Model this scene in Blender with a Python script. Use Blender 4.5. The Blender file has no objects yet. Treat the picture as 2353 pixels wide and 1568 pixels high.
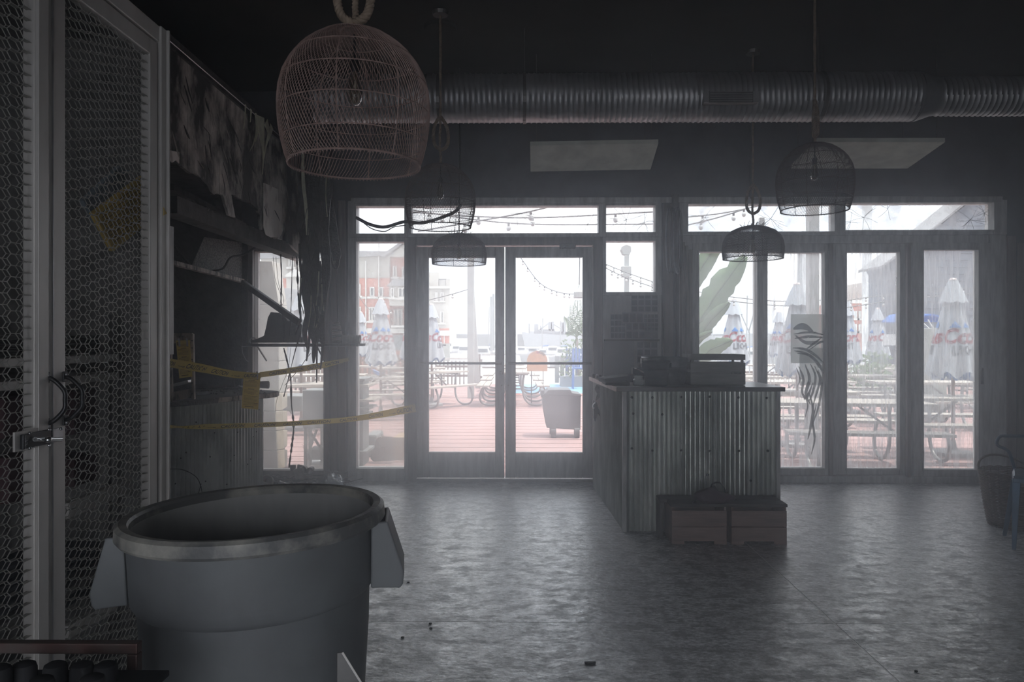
import bpy, bmesh, math, random
from mathutils import Vector, Matrix, noise
random.seed(7)
S = bpy.context.scene
COL = S.collection
PI = math.pi
# ---------------------------------------------------------------- camera
F, CX, CY, H = 1700.0, 1176.5, 778.0, 1.5          # focal length in pixels of the 2353 px wide frame, horizon row, eye height
YAW = math.atan((1197 - CX) / F)
cam_d = bpy.data.cameras.new('camera'); cam = bpy.data.objects.new('camera', cam_d); COL.objects.link(cam)
cam.location = (0, 0, H); cam.rotation_euler = (PI / 2, 0, YAW)
cam_d.sensor_fit = 'HORIZONTAL'; cam_d.sensor_width = 36; cam_d.lens = 36 * F / 2353
cam_d.shift_y = (CY - 784.0) / 2353
cam_d.clip_start = 0.02; cam_d.clip_end = 900
S.camera = cam
# ---------------------------------------------------------------- world, sun, exposure
S.view_settings.view_transform = 'Standard'; S.view_settings.look = 'None'
S.view_settings.gamma = 1; S.view_settings.use_curve_mapping = False
S.view_settings.exposure = 1.85
S.cycles.max_bounces = 7; S.cycles.diffuse_bounces = 4; S.cycles.glossy_bounces = 3
S.cycles.transmission_bounces = 4; S.cycles.volume_bounces = 1; S.cycles.transparent_max_bounces = 12
S.cycles.sample_clamp_indirect = 4.0
S.cycles.volume_step_rate = 4.0
S.cycles.caustics_reflective = False; S.cycles.caustics_refractive = False
SKY = .63
w = bpy.data.worlds.new('sky'); S.world = w; w.use_nodes = True
nt = w.node_tree; N = nt.nodes; L = nt.links; N.clear()
bg = N.new('ShaderNodeBackground'); out = N.new('ShaderNodeOutputWorld'); L.new(bg.outputs[0], out.inputs[0])
tc = N.new('ShaderNodeTexCoord'); mp = N.new('ShaderNodeMapping'); mp.inputs['Scale'].default_value = (1.4, 1.4, 4.0)
nz = N.new('ShaderNodeTexNoise'); nz.inputs['Scale'].default_value = 2.2; nz.inputs['Detail'].default_value = 6
cr = N.new('ShaderNodeValToRGB'); e = cr.color_ramp.elements
e[0].position = .40; e[0].color = (.70, .77, .90, 1); e[1].position = .62; e[1].color = (1.0, 1.02, 1.06, 1)
L.new(tc.outputs['Generated'], mp.inputs[0]); L.new(mp.outputs[0], nz.inputs[0]); L.new(nz.outputs[0], cr.inputs[0]); L.new(cr.outputs[0], bg.inputs[0])
sp = N.new('ShaderNodeSeparateXYZ'); L.new(tc.outputs['Generated'], sp.inputs[0])
ma = N.new('ShaderNodeMath'); ma.operation = 'MAXIMUM'; ma.inputs[1].default_value = 0; L.new(sp.outputs[2], ma.inputs[0])
mb_ = N.new('ShaderNodeMath'); mb_.operation = 'MULTIPLY_ADD'; mb_.inputs[1].default_value = 2 * SKY; mb_.inputs[2].default_value = SKY; L.new(ma.outputs[0], mb_.inputs[0])   # overcast sky: three times brighter overhead than at the horizon
L.new(mb_.outputs[0], bg.inputs[1])
sun_d = bpy.data.lights.new('sun', 'SUN'); sun = bpy.data.objects.new('sun', sun_d); COL.objects.link(sun)
sun_d.energy = 2.1; sun_d.angle = .02; sun_d.color = (1, .97, .92)
sun.rotation_euler = Vector((.36, -.10, .93)).to_track_quat('Z', 'Y').to_euler()
# light portals lying in the wall openings (they guide the sampling of the sky, they give no light of their own)
def portal(x0, x1, z0, z1, y, out_dir):
    d = bpy.data.lights.new('portal', 'AREA'); d.shape = 'RECTANGLE'; d.size = x1 - x0; d.size_y = z1 - z0
    o = bpy.data.objects.new('portal', d); COL.objects.link(o); o.location = ((x0 + x1) / 2, y, (z0 + z1) / 2)
    o.rotation_euler = (PI / 2 * (-1 if out_dir > 0 else 1), 0, 0); d.cycles.is_portal = True
YW = 7.75
portal(-2.85, 1.55, .05, 2.92, YW + .28, 1)
portal(1.7, 5.1, .05, 2.92, YW + .28, 1)
portal(-2.6, 1.6, .0, 2.35, -3.3, -1)
# ---------------------------------------------------------------- placing helpers
_c, _s = math.cos(YAW), math.sin(YAW)
def ray(px, py):
    dx, dz = (px - CX) / F, (CY - py) / F
    return Vector((_c * dx - _s, _s * dx + _c, dz))
def at(px, py, Y):
    d = ray(px, py); return Vector((0, 0, H)) + d * (Y / d.y)
def atz(px, py, z):
    d = ray(px, py); return Vector((0, 0, H)) + d * ((z - H) / d.z)
def atx(px, py, x):
    d = ray(px, py); return Vector((0, 0, H)) + d * (x / d.x)
GZ = -.05                                     # top of the deck outside
# ---------------------------------------------------------------- mesh builder
class MB:
    def __init__(s): s.v = []; s.f = []
    def add(s, vs, fs):
        n = len(s.v); s.v += [tuple(p) for p in vs]; s.f += [tuple(i + n for i in f) for f in fs]; return s
    def box(s, x0, x1, y0, y1, z0, z1):
        return s.add([(x0,y0,z0),(x1,y0,z0),(x1,y1,z0),(x0,y1,z0),(x0,y0,z1),(x1,y0,z1),(x1,y1,z1),(x0,y1,z1)],
                     [(0,3,2,1),(4,5,6,7),(0,1,5,4),(1,2,6,5),(2,3,7,6),(3,0,4,7)])
    def obox(s, c, size, rot=None):
        M = (rot or Matrix.Identity(3)); c = Vector(c); hx, hy, hz = size[0]/2, size[1]/2, size[2]/2
        vs = [c + M @ Vector(p) for p in [(-hx,-hy,-hz),(hx,-hy,-hz),(hx,hy,-hz),(-hx,hy,-hz),(-hx,-hy,hz),(hx,-hy,hz),(hx,hy,hz),(-hx,hy,hz)]]
        return s.add(vs, [(0,3,2,1),(4,5,6,7),(0,1,5,4),(1,2,6,5),(2,3,7,6),(3,0,4,7)])
    def bar(s, p, q, w, h, up=(0,0,1)):
        p, q = Vector(p), Vector(q); d = (q - p).normalized(); u = Vector(up)
        if abs(d.dot(u)) > .98: u = Vector((1, 0, 0))
        a = d.cross(u).normalized(); b = a.cross(d)
        vs = [r + a * (w/2*i) + b * (h/2*j) for r in (p, q) for i, j in ((-1,-1),(1,-1),(1,1),(-1,1))]
        return s.add(vs, [(0,1,2,3),(7,6,5,4),(0,4,5,1),(1,5,6,2),(2,6,7,3),(3,7,4,0)])
    def tube(s, pts, r, n=8, caps=True, closed=False):
        pts = [Vector(p) for p in pts]; m = len(pts); vs = []; fs = []
        rr = r if isinstance(r, (list, tuple)) else [r] * m
        prev = None
        for i, p in enumerate(pts):
            if closed: t = pts[(i+1) % m] - pts[i-1]
            else: t = pts[min(i+1, m-1)] - pts[max(i-1, 0)]
            t = t.normalized() if t.length > 1e-9 else Vector((0,0,1))
            if prev is None:
                a = t.cross(Vector((0,0,1)));
                if a.length < 1e-3: a = t.cross(Vector((1,0,0)))
            else: a = prev - t * prev.dot(t)
            if a.length < 1e-6: a = t.orthogonal()
            a.normalize(); prev = a; b = t.cross(a)
            for k in range(n):
                an = 2*PI*k/n; vs.append(p + (a*math.cos(an) + b*math.sin(an)) * rr[i])
        seg = m if closed else m - 1
        for i in range(seg):
            j = (i+1) % m
            for k in range(n):
                l = (k+1) % n; fs.append((i*n+k, i*n+l, j*n+l, j*n+k))
        if caps and not closed: fs.append(tuple(range(n-1, -1, -1))); fs.append(tuple((m-1)*n + k for k in range(n)))
        return s.add(vs, fs)
    def lathe(s, prof, n=24, c=(0,0,0), cap0=False, cap1=False, M=None, arc=None):
        vs = []; fs = []; c = Vector(c); full = arc is None; a0, a1 = arc or (0, 2*PI); cols = n if full else n + 1
        for r, z in prof:
            for k in range(cols):
                a = a0 + (a1-a0)*k/n; p = Vector((r*math.cos(a), r*math.sin(a), z))
                if M: p = M @ p
                vs.append(p + c)
        for i in range(len(prof)-1):
            for k in range(n):
                l = (k+1) % cols; fs.append((i*cols+k, i*cols+l, (i+1)*cols+l, (i+1)*cols+k))
        if cap0: fs.append(tuple(range(cols-1, -1, -1)))
        if cap1: fs.append(tuple((len(prof)-1)*cols + k for k in range(cols)))
        return s.add(vs, fs)
    def prism(s, poly, d):
        """poly: list of 3-D points in one plane, d: extrusion vector"""
        d = Vector(d); n = len(poly); vs = [Vector(p) for p in poly] + [Vector(p) + d for p in poly]
        fs = [tuple(range(n-1, -1, -1)), tuple(range(n, 2*n))] + [(i, (i+1) % n, n + (i+1) % n, n + i) for i in range(n)]
        return s.add(vs, fs)
    def ball(s, c, r, n=10, m=6, sc=(1,1,1), M=None):
        vs = []; fs = []; c = Vector(c)
        for i in range(m+1):
            t = PI*i/m
            for k in range(n):
                p = Vector((r*sc[0]*math.sin(t)*math.cos(2*PI*k/n), r*sc[1]*math.sin(t)*math.sin(2*PI*k/n), r*sc[2]*math.cos(t)))
                vs.append((M @ p if M else p) + c)
        for i in range(m):
            for k in range(n): fs.append((i*n+k, (i+1)*n+k, (i+1)*n+(k+1) % n, i*n+(k+1) % n))
        return s.add(vs, fs)
    def frame(s, x0, x1, z0, z1, a0, a1, b0, b1, y0, y1):
        """picture frame: outer x0..x1 z0..z1, inner a0..a1 b0..b1"""
        s.box(x0, a0, y0, y1, z0, z1); s.box(a1, x1, y0, y1, z0, z1)
        s.box(a0, a1, y0, y1, z0, b0); s.box(a0, a1, y0, y1, b1, z1); return s
    def build(s, name, mat, parent=None, smooth=False, bevel=0, origin=None, kind=None):
        me = bpy.data.meshes.new(name)
        o0 = Vector(origin) if origin is not None else (WPOS.get(parent.name, Vector()) if parent else Vector())
        me.from_pydata([Vector(p) - o0 for p in s.v], [], s.f); me.update()
        if mat: me.materials.append(mat)
        if smooth:
            me.shade_smooth()
        o = bpy.data.objects.new(name, me); COL.objects.link(o)
        WPOS[o.name] = o0
        if parent: o.parent = parent
        if smooth == 'auto':
            b = bmesh.new(); b.from_mesh(me)
            for ed in b.edges:
                if len(ed.link_faces) == 2 and ed.calc_face_angle(0) > .7: ed.smooth = False
            b.to_mesh(me); b.free()
        if bevel:
            m = o.modifiers.new('bevel', 'BEVEL'); m.width = bevel; m.segments = 2; m.limit_method = 'ANGLE'; m.angle_limit = .8
        if kind: o['kind'] = kind
        if not parent and origin is not None: o.location = o0
        return o
WPOS = {}
def thing(name, label, cat, loc=(0,0,0), group=None, kind=None):
    o = bpy.data.objects.new(name, None); COL.objects.link(o); o.location = loc; WPOS[o.name] = Vector(loc)
    o.empty_display_size = .05
    if label: o['label'] = label
    if cat: o['category'] = cat
    if group: o['group'] = group
    if kind: o['kind'] = kind
    return o
def tag(o, label=None, cat=None, group=None, kind=None):
    for k, v in (('label', label), ('category', cat), ('group', group), ('kind', kind)):
        if v: o[k] = v
    return o
_kids = {}
def dup(root, loc, rz=0, label=None, group=None, sc=1.0):
    def cp(o, par):
        c = o.copy(); COL.objects.link(c)
        if par: c.parent = par
        for ch in o.children: cp(ch, c)
        return c
    r = cp(root, None); r.location = loc; r.rotation_euler = (0, 0, rz); r.scale = (sc, sc, sc)
    if label: r['label'] = label
    if group: r['group'] = group
    return r
def rope_pts(pts, n):
    """Catmull-Rom through pts"""
    pts = [Vector(p) for p in pts]; P = [pts[0]*2 - pts[1]] + pts + [pts[-1]*2 - pts[-2]]; res = []
    for i in range(1, len(P)-2):
        for k in range(n):
            t = k/n; a, b, c, d = P[i-1], P[i], P[i+1], P[i+2]
            res.append(.5*((2*b) + (c-a)*t + (2*a-5*b+4*c-d)*t*t + (3*b-a-3*c+d)*t**3))
    res.append(pts[-1]); return res
# ---------------------------------------------------------------- materials
def mat(name, col, rough=.7, metal=0.0, var=.0, scale=8, col2=None, stretch=(1,1,1), bump=0.0, bscale=None, spec=.5, lo=.35, hi=.65, trans=0.0, detail=5, world=False, rvar=0, nrough=.6):
    m = bpy.data.materials.new(name); m.use_nodes = True; nt = m.node_tree; N = nt.nodes; L = nt.links
    b = N['Principled BSDF']; b.inputs['Roughness'].default_value = rough; b.inputs['Metallic'].default_value = metal
    b.inputs['Specular IOR Level'].default_value = spec
    b.inputs['Base Color'].default_value = (*col, 1)
    tc = None
    def coords(st):
        tc = N.new('ShaderNodeNewGeometry') if world else N.new('ShaderNodeTexCoord')
        mp = N.new('ShaderNodeMapping'); mp.inputs['Scale'].default_value = st
        L.new(tc.outputs['Position' if world else 'Object'], mp.inputs[0]); return mp
    if var or col2:
        c2 = col2 or tuple(max(0, c*(1-var)) for c in col); c1 = col if col2 else tuple(min(1, c*(1+var)) for c in col)
        mp = coords(stretch); nz = N.new('ShaderNodeTexNoise'); nz.inputs['Scale'].default_value = scale; nz.inputs['Detail'].default_value = detail
        nz.inputs['Roughness'].default_value = nrough
        r = N.new('ShaderNodeValToRGB'); r.color_ramp.elements[0].position = lo; r.color_ramp.elements[1].position = hi
        r.color_ramp.elements[0].color = (*c2, 1); r.color_ramp.elements[1].color = (*c1, 1)
        L.new(mp.outputs[0], nz.inputs[0]); L.new(nz.outputs[0], r.inputs[0]); L.new(r.outputs[0], b.inputs['Base Color'])
        if rvar:
            mr = N.new('ShaderNodeMapRange'); mr.inputs[1].default_value = .38; mr.inputs[2].default_value = .64
            mr.inputs[3].default_value = rough + rvar; mr.inputs[4].default_value = rough - rvar
            L.new(nz.outputs[0], mr.inputs[0]); L.new(mr.outputs[0], b.inputs['Roughness'])
    if bump:
        mp = coords(stretch); n2 = N.new('ShaderNodeTexNoise'); n2.inputs['Scale'].default_value = bscale or scale*3; n2.inputs['Detail'].default_value = 4
        bp = N.new('ShaderNodeBump'); bp.inputs['Strength'].default_value = bump; bp.inputs['Distance'].default_value = .02
        L.new(mp.outputs[0], n2.inputs[0]); L.new(n2.outputs[0], bp.inputs['Height']); L.new(bp.outputs[0], b.inputs['Normal'])
    if trans:
        t = N.new('ShaderNodeBsdfTranslucent'); t.inputs[0].default_value = (*col, 1); mx = N.new('ShaderNodeMixShader'); mx.inputs[0].default_value = trans
        L.new(b.outputs[0], mx.inputs[1]); L.new(t.outputs[0], mx.inputs[2]); L.new(mx.outputs[0], N['Material Output'].inputs[0])
    return m
def glass(name, lo, hi, scale=3, stretch=(1,1,1), dirt=(.82,.82,.80), lo_p=.35, hi_p=.7, streak=0.0):
    """window pane: clear with a film of soot and grime that scatters the light"""
    m = bpy.data.materials.new(name); m.use_nodes = True; nt = m.node_tree; N = nt.nodes; L = nt.links; N.clear()
    o = N.new('ShaderNodeOutputMaterial'); tr = N.new('ShaderNodeBsdfTransparent'); tr.inputs[0].default_value = (.97,.98,.975,1)
    gl = N.new('ShaderNodeBsdfGlossy'); gl.inputs['Roughness'].default_value = .03; gl.inputs[0].default_value = (1,1,1,1)
    di = N.new('ShaderNodeBsdfDiffuse'); di.inputs[0].default_value = (*dirt, 1); tl = N.new('ShaderNodeBsdfTranslucent'); tl.inputs[0].default_value = (*dirt, 1)
    dm = N.new('ShaderNodeMixShader'); dm.inputs[0].default_value = .7; L.new(di.outputs[0], dm.inputs[1]); L.new(tl.outputs[0], dm.inputs[2])
    g = N.new('ShaderNodeNewGeometry'); mp = N.new('ShaderNodeMapping'); mp.inputs['Scale'].default_value = stretch
    nz = N.new('ShaderNodeTexNoise'); nz.inputs['Scale'].default_value = scale; nz.inputs['Detail'].default_value = 6; nz.inputs['Roughness'].default_value = .6
    mr = N.new('ShaderNodeMapRange'); mr.inputs[1].default_value = lo_p; mr.inputs[2].default_value = hi_p; mr.inputs[3].default_value = lo; mr.inputs[4].default_value = hi
    L.new(g.outputs['Position'], mp.inputs[0]); L.new(mp.outputs[0], nz.inputs[0]); L.new(nz.outputs[0], mr.inputs[0])
    fac = mr.outputs[0]
    if streak:
        mp2 = N.new('ShaderNodeMapping'); mp2.inputs['Scale'].default_value = (55, 1, 3.5); L.new(g.outputs['Position'], mp2.inputs[0])
        n2 = N.new('ShaderNodeTexNoise'); n2.inputs['Scale'].default_value = 1.0; n2.inputs['Detail'].default_value = 3; L.new(mp2.outputs[0], n2.inputs[0])
        m2 = N.new('ShaderNodeMapRange'); m2.inputs[1].default_value = .45; m2.inputs[2].default_value = .75; m2.inputs[3].default_value = 0; m2.inputs[4].default_value = streak
        L.new(n2.outputs[0], m2.inputs[0])
        ad = N.new('ShaderNodeMath'); ad.operation = 'ADD'; ad.use_clamp = True; L.new(fac, ad.inputs[0]); L.new(m2.outputs[0], ad.inputs[1]); fac = ad.outputs[0]
    mx = N.new('ShaderNodeMixShader'); L.new(fac, mx.inputs[0]); L.new(tr.outputs[0], mx.inputs[1]); L.new(dm.outputs[0], mx.inputs[2])
    fr = N.new('ShaderNodeFresnel'); fr.inputs[0].default_value = 1.3; m3 = N.new('ShaderNodeMixShader'); L.new(fr.outputs[0], m3.inputs[0])
    L.new(mx.outputs[0], m3.inputs[1]); L.new(gl.outputs[0], m3.inputs[2]); L.new(m3.outputs[0], o.inputs[0])
    return m
M = {}
M['concrete'] = mat('concrete', (.95,.95,.97), .36, var=0, col2=(.24,.24,.25), scale=7.5, stretch=(1,1.4,1), bump=.2, bscale=22, lo=.43, hi=.59, detail=15, world=True, rvar=.17, spec=1.0, nrough=.78)
M['joint'] = mat('joint', (.9,.9,.88), .4)
M['soot_wall'] = mat('soot_wall', (.085,.088,.10), .85, var=.35, scale=2.5, bump=.1, bscale=14, world=True)
M['ceiling'] = mat('ceiling', (.045,.045,.041), .9, var=.25, scale=1.2, world=True)
M['frame'] = mat('frame', (.52,.52,.515), .5, var=.25, scale=5, stretch=(4,4,.7), bump=.05, world=True, spec=.4)
M['frame_brown'] = mat('frame_brown', (.19,.165,.155), .6, var=.3, scale=5, stretch=(6,6,.6), world=True)
M['wood_worn'] = mat('wood_worn', (.34,.31,.27), .75, col2=(.10,.09,.085), scale=4, stretch=(14,14,.8), bump=.4, bscale=18, world=True)
M['char'] = mat('char', (.045,.045,.043), .8, var=.5, scale=9, bump=.7, bscale=25)
M['char_gloss'] = mat('char_gloss', (.05,.05,.05), .35, var=.5, scale=12, bump=.8, bscale=30)
M['burnt_panel'] = mat('burnt_panel', (.80,.75,.69), .7, col2=(.03,.03,.029), scale=2.6, stretch=(1.6,1.6,1.0), bump=.6, bscale=14, lo=.44, hi=.66, detail=9, world=True)
M['burnt_tan'] = mat('burnt_tan', (.55,.47,.42), .7, col2=(.05,.045,.04), scale=6, stretch=(3,3,1), bump=.5, lo=.38, hi=.55, world=True)
M['corr'] = mat('corrugated_steel', (.66,.68,.65), .34, .7, col2=(.38,.40,.38), scale=5, stretch=(1,1,.5), bump=.12, bscale=40, world=True)
M['steel'] = mat('steel', (.52,.52,.53), .35, .9, var=.2, scale=6)
M['steel_dark'] = mat('steel_dark', (.14,.135,.13), .45, .6, var=.3, scale=8)
M['galv'] = mat('galvanised', (.32,.33,.35), .38, .7, col2=(.10,.105,.12), scale=5)
M['duct'] = mat('duct_metal', (.38,.38,.39), .48, .85, var=.25, scale=2, world=True)
M['cage'] = mat('cage_metal', (.62,.59,.56), .5, .3, var=.15, scale=3, stretch=(1,1,.4), world=True)
M['cage_mesh'] = mat('cage_mesh', (.46,.45,.42), .5, .3)
M['plastic_grey'] = mat('grey_plastic', (.19,.20,.205), .5, col2=(.14,.14,.145), scale=3, bump=.06, bscale=20, lo=.3, hi=.62, detail=8)
M['plastic_rim'] = mat('scuffed_rim', (.50,.48,.42), .5, col2=(.14,.14,.14), scale=7, bump=.25, bscale=18, lo=.42, hi=.66, detail=9)
M['black'] = mat('black_metal', (.018,.018,.02), .35, .2)
M['black_matt'] = mat('black_matt', (.02,.02,.022), .8)
M['chrome'] = mat('chrome', (.7,.7,.7), .2, 1.0)
M['rattan'] = mat('rattan', (.34,.235,.205), .7, var=.25, scale=20)
M['rattan_dark'] = mat('rattan_dark', (.10,.075,.07), .8, var=.3, scale=20)
M['rope'] = mat('rope', (.26,.20,.15), .9, var=.3, scale=30)
M['bulb'] = None
M['crate'] = mat('crate_wood', (.33,.235,.205), .75, col2=(.20,.14,.13), scale=3, stretch=(1,8,8), bump=.1)
M['bench_dark'] = mat('bench_dark', (.07,.062,.06), .75, var=.3, scale=6)
M['counter_top'] = mat('counter_top', (.10,.09,.085), .3, var=.3, scale=4)
M['edge_pink'] = mat('edge_wood', (.50,.42,.40), .6, var=.2, scale=10)
M['grey_wood'] = mat('grey_wood', (.25,.25,.24), .7, var=.2, scale=5, stretch=(1,6,6))
M['yellow'] = mat('caution_yellow', (.95,.80,.26), .55, trans=.6)
M['tag_yellow'] = mat('tag_yellow', (.92,.78,.28), .7, trans=.4)
M['ink'] = mat('ink', (.03,.028,.02), .8)
M['clear_tape'] = mat('clear_tape', (.75,.75,.75), .15, trans=.5)
M['paper'] = mat('paper', (.34,.36,.38), .8, var=.2, scale=6)
M['paper_dark'] = mat('paper_print', (.10,.11,.14), .8, var=.3, scale=9)
M['whiteboard'] = mat('whiteboard', (.26,.28,.30), .4, var=.2, scale=1.5)
M['navy'] = mat('navy_metal', (.035,.085,.15), .3, .4, var=.3, scale=5)
M['wicker'] = mat('wicker', (.13,.095,.075), .7, var=.35, scale=30)
M['purse'] = mat('purse_leather', (.055,.03,.045), .5, var=.4, scale=12, bump=.4)
M['cloth_dark'] = mat('dark_cloth', (.05,.055,.065), .9, var=.3, scale=8)
M['cloth_grey'] = mat('folded_cloth', (.16,.155,.15), .95, var=.35, scale=7, stretch=(1,1,5))
M['red_dark'] = mat('dark_red_box', (.06,.025,.03), .8)
M['mustard'] = mat('mustard_card', (.60,.43,.13), .8, var=.3, scale=9)
M['bluegrey'] = mat('bluegrey_card', (.22,.26,.29), .8, var=.2, scale=9)
M['foil'] = mat('foil', (.7,.74,.78), .25, .9, bump=.8, bscale=30)
M['cup'] = mat('cup', (.36,.33,.30), .7, var=.3, scale=8)
M['acoustic'] = mat('ceiling_panel', (.62,.63,.56), .8, var=.15, scale=5, bump=.3)
M['burnt_pale'] = mat('scorched_plaster', (.95,.90,.84), .6, col2=(.35,.30,.27), scale=5, stretch=(2,2,.8), bump=.4, lo=.3, hi=.5, world=True)
M['lit_inside'] = mat('barrel_inside', (.42,.42,.41), .6, var=.2, scale=4, stretch=(1,1,.4))  # inside made paler in colour to imitate the light beam in the barrel
# outside
M['deck'] = mat('red_deck', (0.33,0.21,0.205), .75, col2=(0.25,0.15,0.14), scale=2, stretch=(.6,9,1), bump=.25, bscale=8, world=True)
M['umb'] = mat('umbrella_cloth', (0.363,0.391,0.429), .8, trans=.2)
M['umb_blue'] = mat('umbrella_blue', (0.022,0.121,0.341), .8)
M['umb_red'] = mat('umbrella_red', (0.231,0.028,0.044), .8)
M['umb_grey'] = mat('umbrella_grey', (0.088,0.094,0.110), .8)
M['wood_pole'] = mat('wood_pole', (0.231,0.132,0.094), .6)
M['table_wood'] = mat('picnic_wood', (0.385,0.352,0.319), .8, col2=(0.231,0.209,0.187), scale=5, stretch=(2,14,1), bump=.2)
M['tube_steel'] = mat('tube_steel', (0.187,0.187,0.187), .4, .3)
M['brick'] = None
M['pale_wall'] = mat('pale_wall', (0.363,0.347,0.319), .9, var=.08, scale=.5)
M['win_dark'] = mat('far_window', (0.110,0.127,0.138), .3)
M['white_trim'] = mat('white_trim', (0.451,0.440,0.418), .8)
M['roof_grey'] = mat('roof_grey', (0.198,0.198,0.204), .8, var=.1, scale=1)
M['fence_brown'] = mat('fence_brown', (0.154,0.121,0.105), .85, var=.25, scale=3, stretch=(3,3,.5))
M['water'] = mat('water', (0.45,0.48,0.50), .15, .0, col2=(0.75,0.77,0.78), scale=.6, stretch=(.3,2.5,1), bump=.6, bscale=1.2, world=True)  # pale streaks put the white sparkle into the water colour
M['ship'] = mat('ship_grey', (0.275,0.281,0.292), .7)
M['far_white'] = mat('far_white', (0.468,0.468,0.473), .6)
M['far_grey'] = mat('far_grey', (0.248,0.253,0.259), .8)
M['blue_paint'] = mat('blue_paint', (0.138,0.286,0.429), .6, var=.1, scale=2)
M['blue_chair'] = mat('blue_chair', (0.055,0.143,0.341), .5)
M['bin'] = mat('bin_plastic', (0.045,0.048,0.052), .55, var=.2, scale=5, stretch=(6,6,.7))
M['orange'] = mat('orange_board', (0.396,0.198,0.094), .7, var=.12, scale=12)
M['stone'] = mat('stone', (0.396,0.352,0.286), .9, var=.2, scale=10, bump=.3, world=True)
M['render_grey'] = mat('grey_render', (0.242,0.248,0.231), .9, var=.15, scale=4, world=True)
M['grey_post'] = mat('grey_post', (0.286,0.292,0.286), .7, var=.1, scale=4)
M['leaf'] = mat('banana_leaf', (0.20,0.30,0.16), .5, var=.25, scale=6, trans=.4)
M['leaf2'] = mat('bush_leaf', (0.077,0.132,0.044), .6, var=.4, scale=12, trans=.3)
M['wire'] = mat('light_wire', (0.055,0.055,0.055), .6)
M['lamp_glass'] = mat('bulb_glass', (0.440,0.440,0.429), .2)
M['barn'] = mat('blue_building', (0.121,0.135,0.165), .85, var=.15, scale=.6, stretch=(5,1,1))
M['canopy_blue'] = mat('canopy_blue', (0.028,0.138,0.468), .6, trans=.3)
M['rust'] = mat('rust_brown', (0.072,0.036,0.025), .7, var=.5, scale=9)
M['tanbox'] = mat('tan_box', (0.341,0.231,0.143), .8, var=.2, scale=9)
M['grey_furn'] = mat('grey_furniture', (0.143,0.154,0.160), .7, var=.2, scale=6)
def bulb_mat():
    m = bpy.data.materials.new('clear_bulb'); m.use_nodes = True; nt = m.node_tree; N = nt.nodes; L = nt.links; N.clear()
    o = N.new('ShaderNodeOutputMaterial'); tr = N.new('ShaderNodeBsdfTransparent'); tr.inputs[0].default_value = (.8,.75,.66,1)
    gl = N.new('ShaderNodeBsdfGlossy'); gl.inputs['Roughness'].default_value = .05; fr = N.new('ShaderNodeFresnel'); fr.inputs[0].default_value = 1.5
    mx = N.new('ShaderNodeMixShader'); L.new(fr.outputs[0], mx.inputs[0]); L.new(tr.outputs[0], mx.inputs[1]); L.new(gl.outputs[0], mx.inputs[2]); L.new(mx.outputs[0], o.inputs[0]); return m
M['bulb'] = bulb_mat()
def brick_mat():
    m = bpy.data.materials.new('brickwork'); m.use_nodes = True; nt = m.node_tree; N = nt.nodes; L = nt.links; b = N['Principled BSDF']; b.inputs['Roughness'].default_value = .9
    g = N.new('ShaderNodeNewGeometry'); sx = N.new('ShaderNodeSeparateXYZ'); cb = N.new('ShaderNodeCombineXYZ'); L.new(g.outputs['Position'], sx.inputs[0])
    L.new(sx.outputs[0], cb.inputs[0]); L.new(sx.outputs[2], cb.inputs[1]); bt = N.new('ShaderNodeTexBrick'); bt.inputs['Scale'].default_value = 2.2
    bt.inputs['Color1'].default_value = (.42,.16,.12,1); bt.inputs['Color2'].default_value = (.34,.12,.09,1); bt.inputs['Mortar'].default_value = (.5,.4,.36,1)
    bt.inputs['Mortar Size'].default_value = .012; L.new(cb.outputs[0], bt.inputs[0]); L.new(bt.outputs[0], b.inputs['Base Color']); return m
M['brick'] = brick_mat()
G_LEFT = glass('sooty_glass', .10, .42, 1.3, (1,1,.7), dirt=(.85,.84,.81))
G_DOOR = glass('dusty_door_glass', .05, .22, 1.2, dirt=(.9,.88,.9), streak=.05)
G_CLEAR = glass('light_film_glass', .10, .30, 1.6, dirt=(.85,.88,.88))
G_STREAK = glass('streaked_glass', .12, .40, 2.2, (1,1,.8), dirt=(.84,.85,.86), streak=.35)
G_TRANS = glass('crazed_glass', .12, .55, 5, dirt=(.85,.85,.86), lo_p=.4, hi_p=.75)
def concrete():
    m = M['concrete']; nt = m.node_tree; N = nt.nodes; L = nt.links; b = N['Principled BSDF']; b.inputs['IOR'].default_value = 1.7
    ramp = [n for n in N if n.type == 'VALTORGB'][0]; g = N.new('ShaderNodeNewGeometry'); mp = N.new('ShaderNodeMapping'); mp.inputs['Scale'].default_value = (1, 1.6, 1)
    nz = N.new('ShaderNodeTexNoise'); nz.inputs['Scale'].default_value = 30; nz.inputs['Detail'].default_value = 8; nz.inputs['Roughness'].default_value = .7
    mr = N.new('ShaderNodeMapRange'); mr.inputs[1].default_value = .38; mr.inputs[2].default_value = .62; mr.inputs[3].default_value = .35; mr.inputs[4].default_value = 1.25
    mx = N.new('ShaderNodeMix'); mx.data_type = 'RGBA'; mx.blend_type = 'MULTIPLY'; mx.inputs[0].default_value = 1
    L.new(g.outputs['Position'], mp.inputs[0]); L.new(mp.outputs[0], nz.inputs[0]); L.new(nz.outputs[0], mr.inputs[0]); L.new(ramp.outputs[0], mx.inputs[6]); L.new(mr.outputs[0], mx.inputs[7]); L.new(mx.outputs[2], b.inputs['Base Color'])
concrete()
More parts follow.
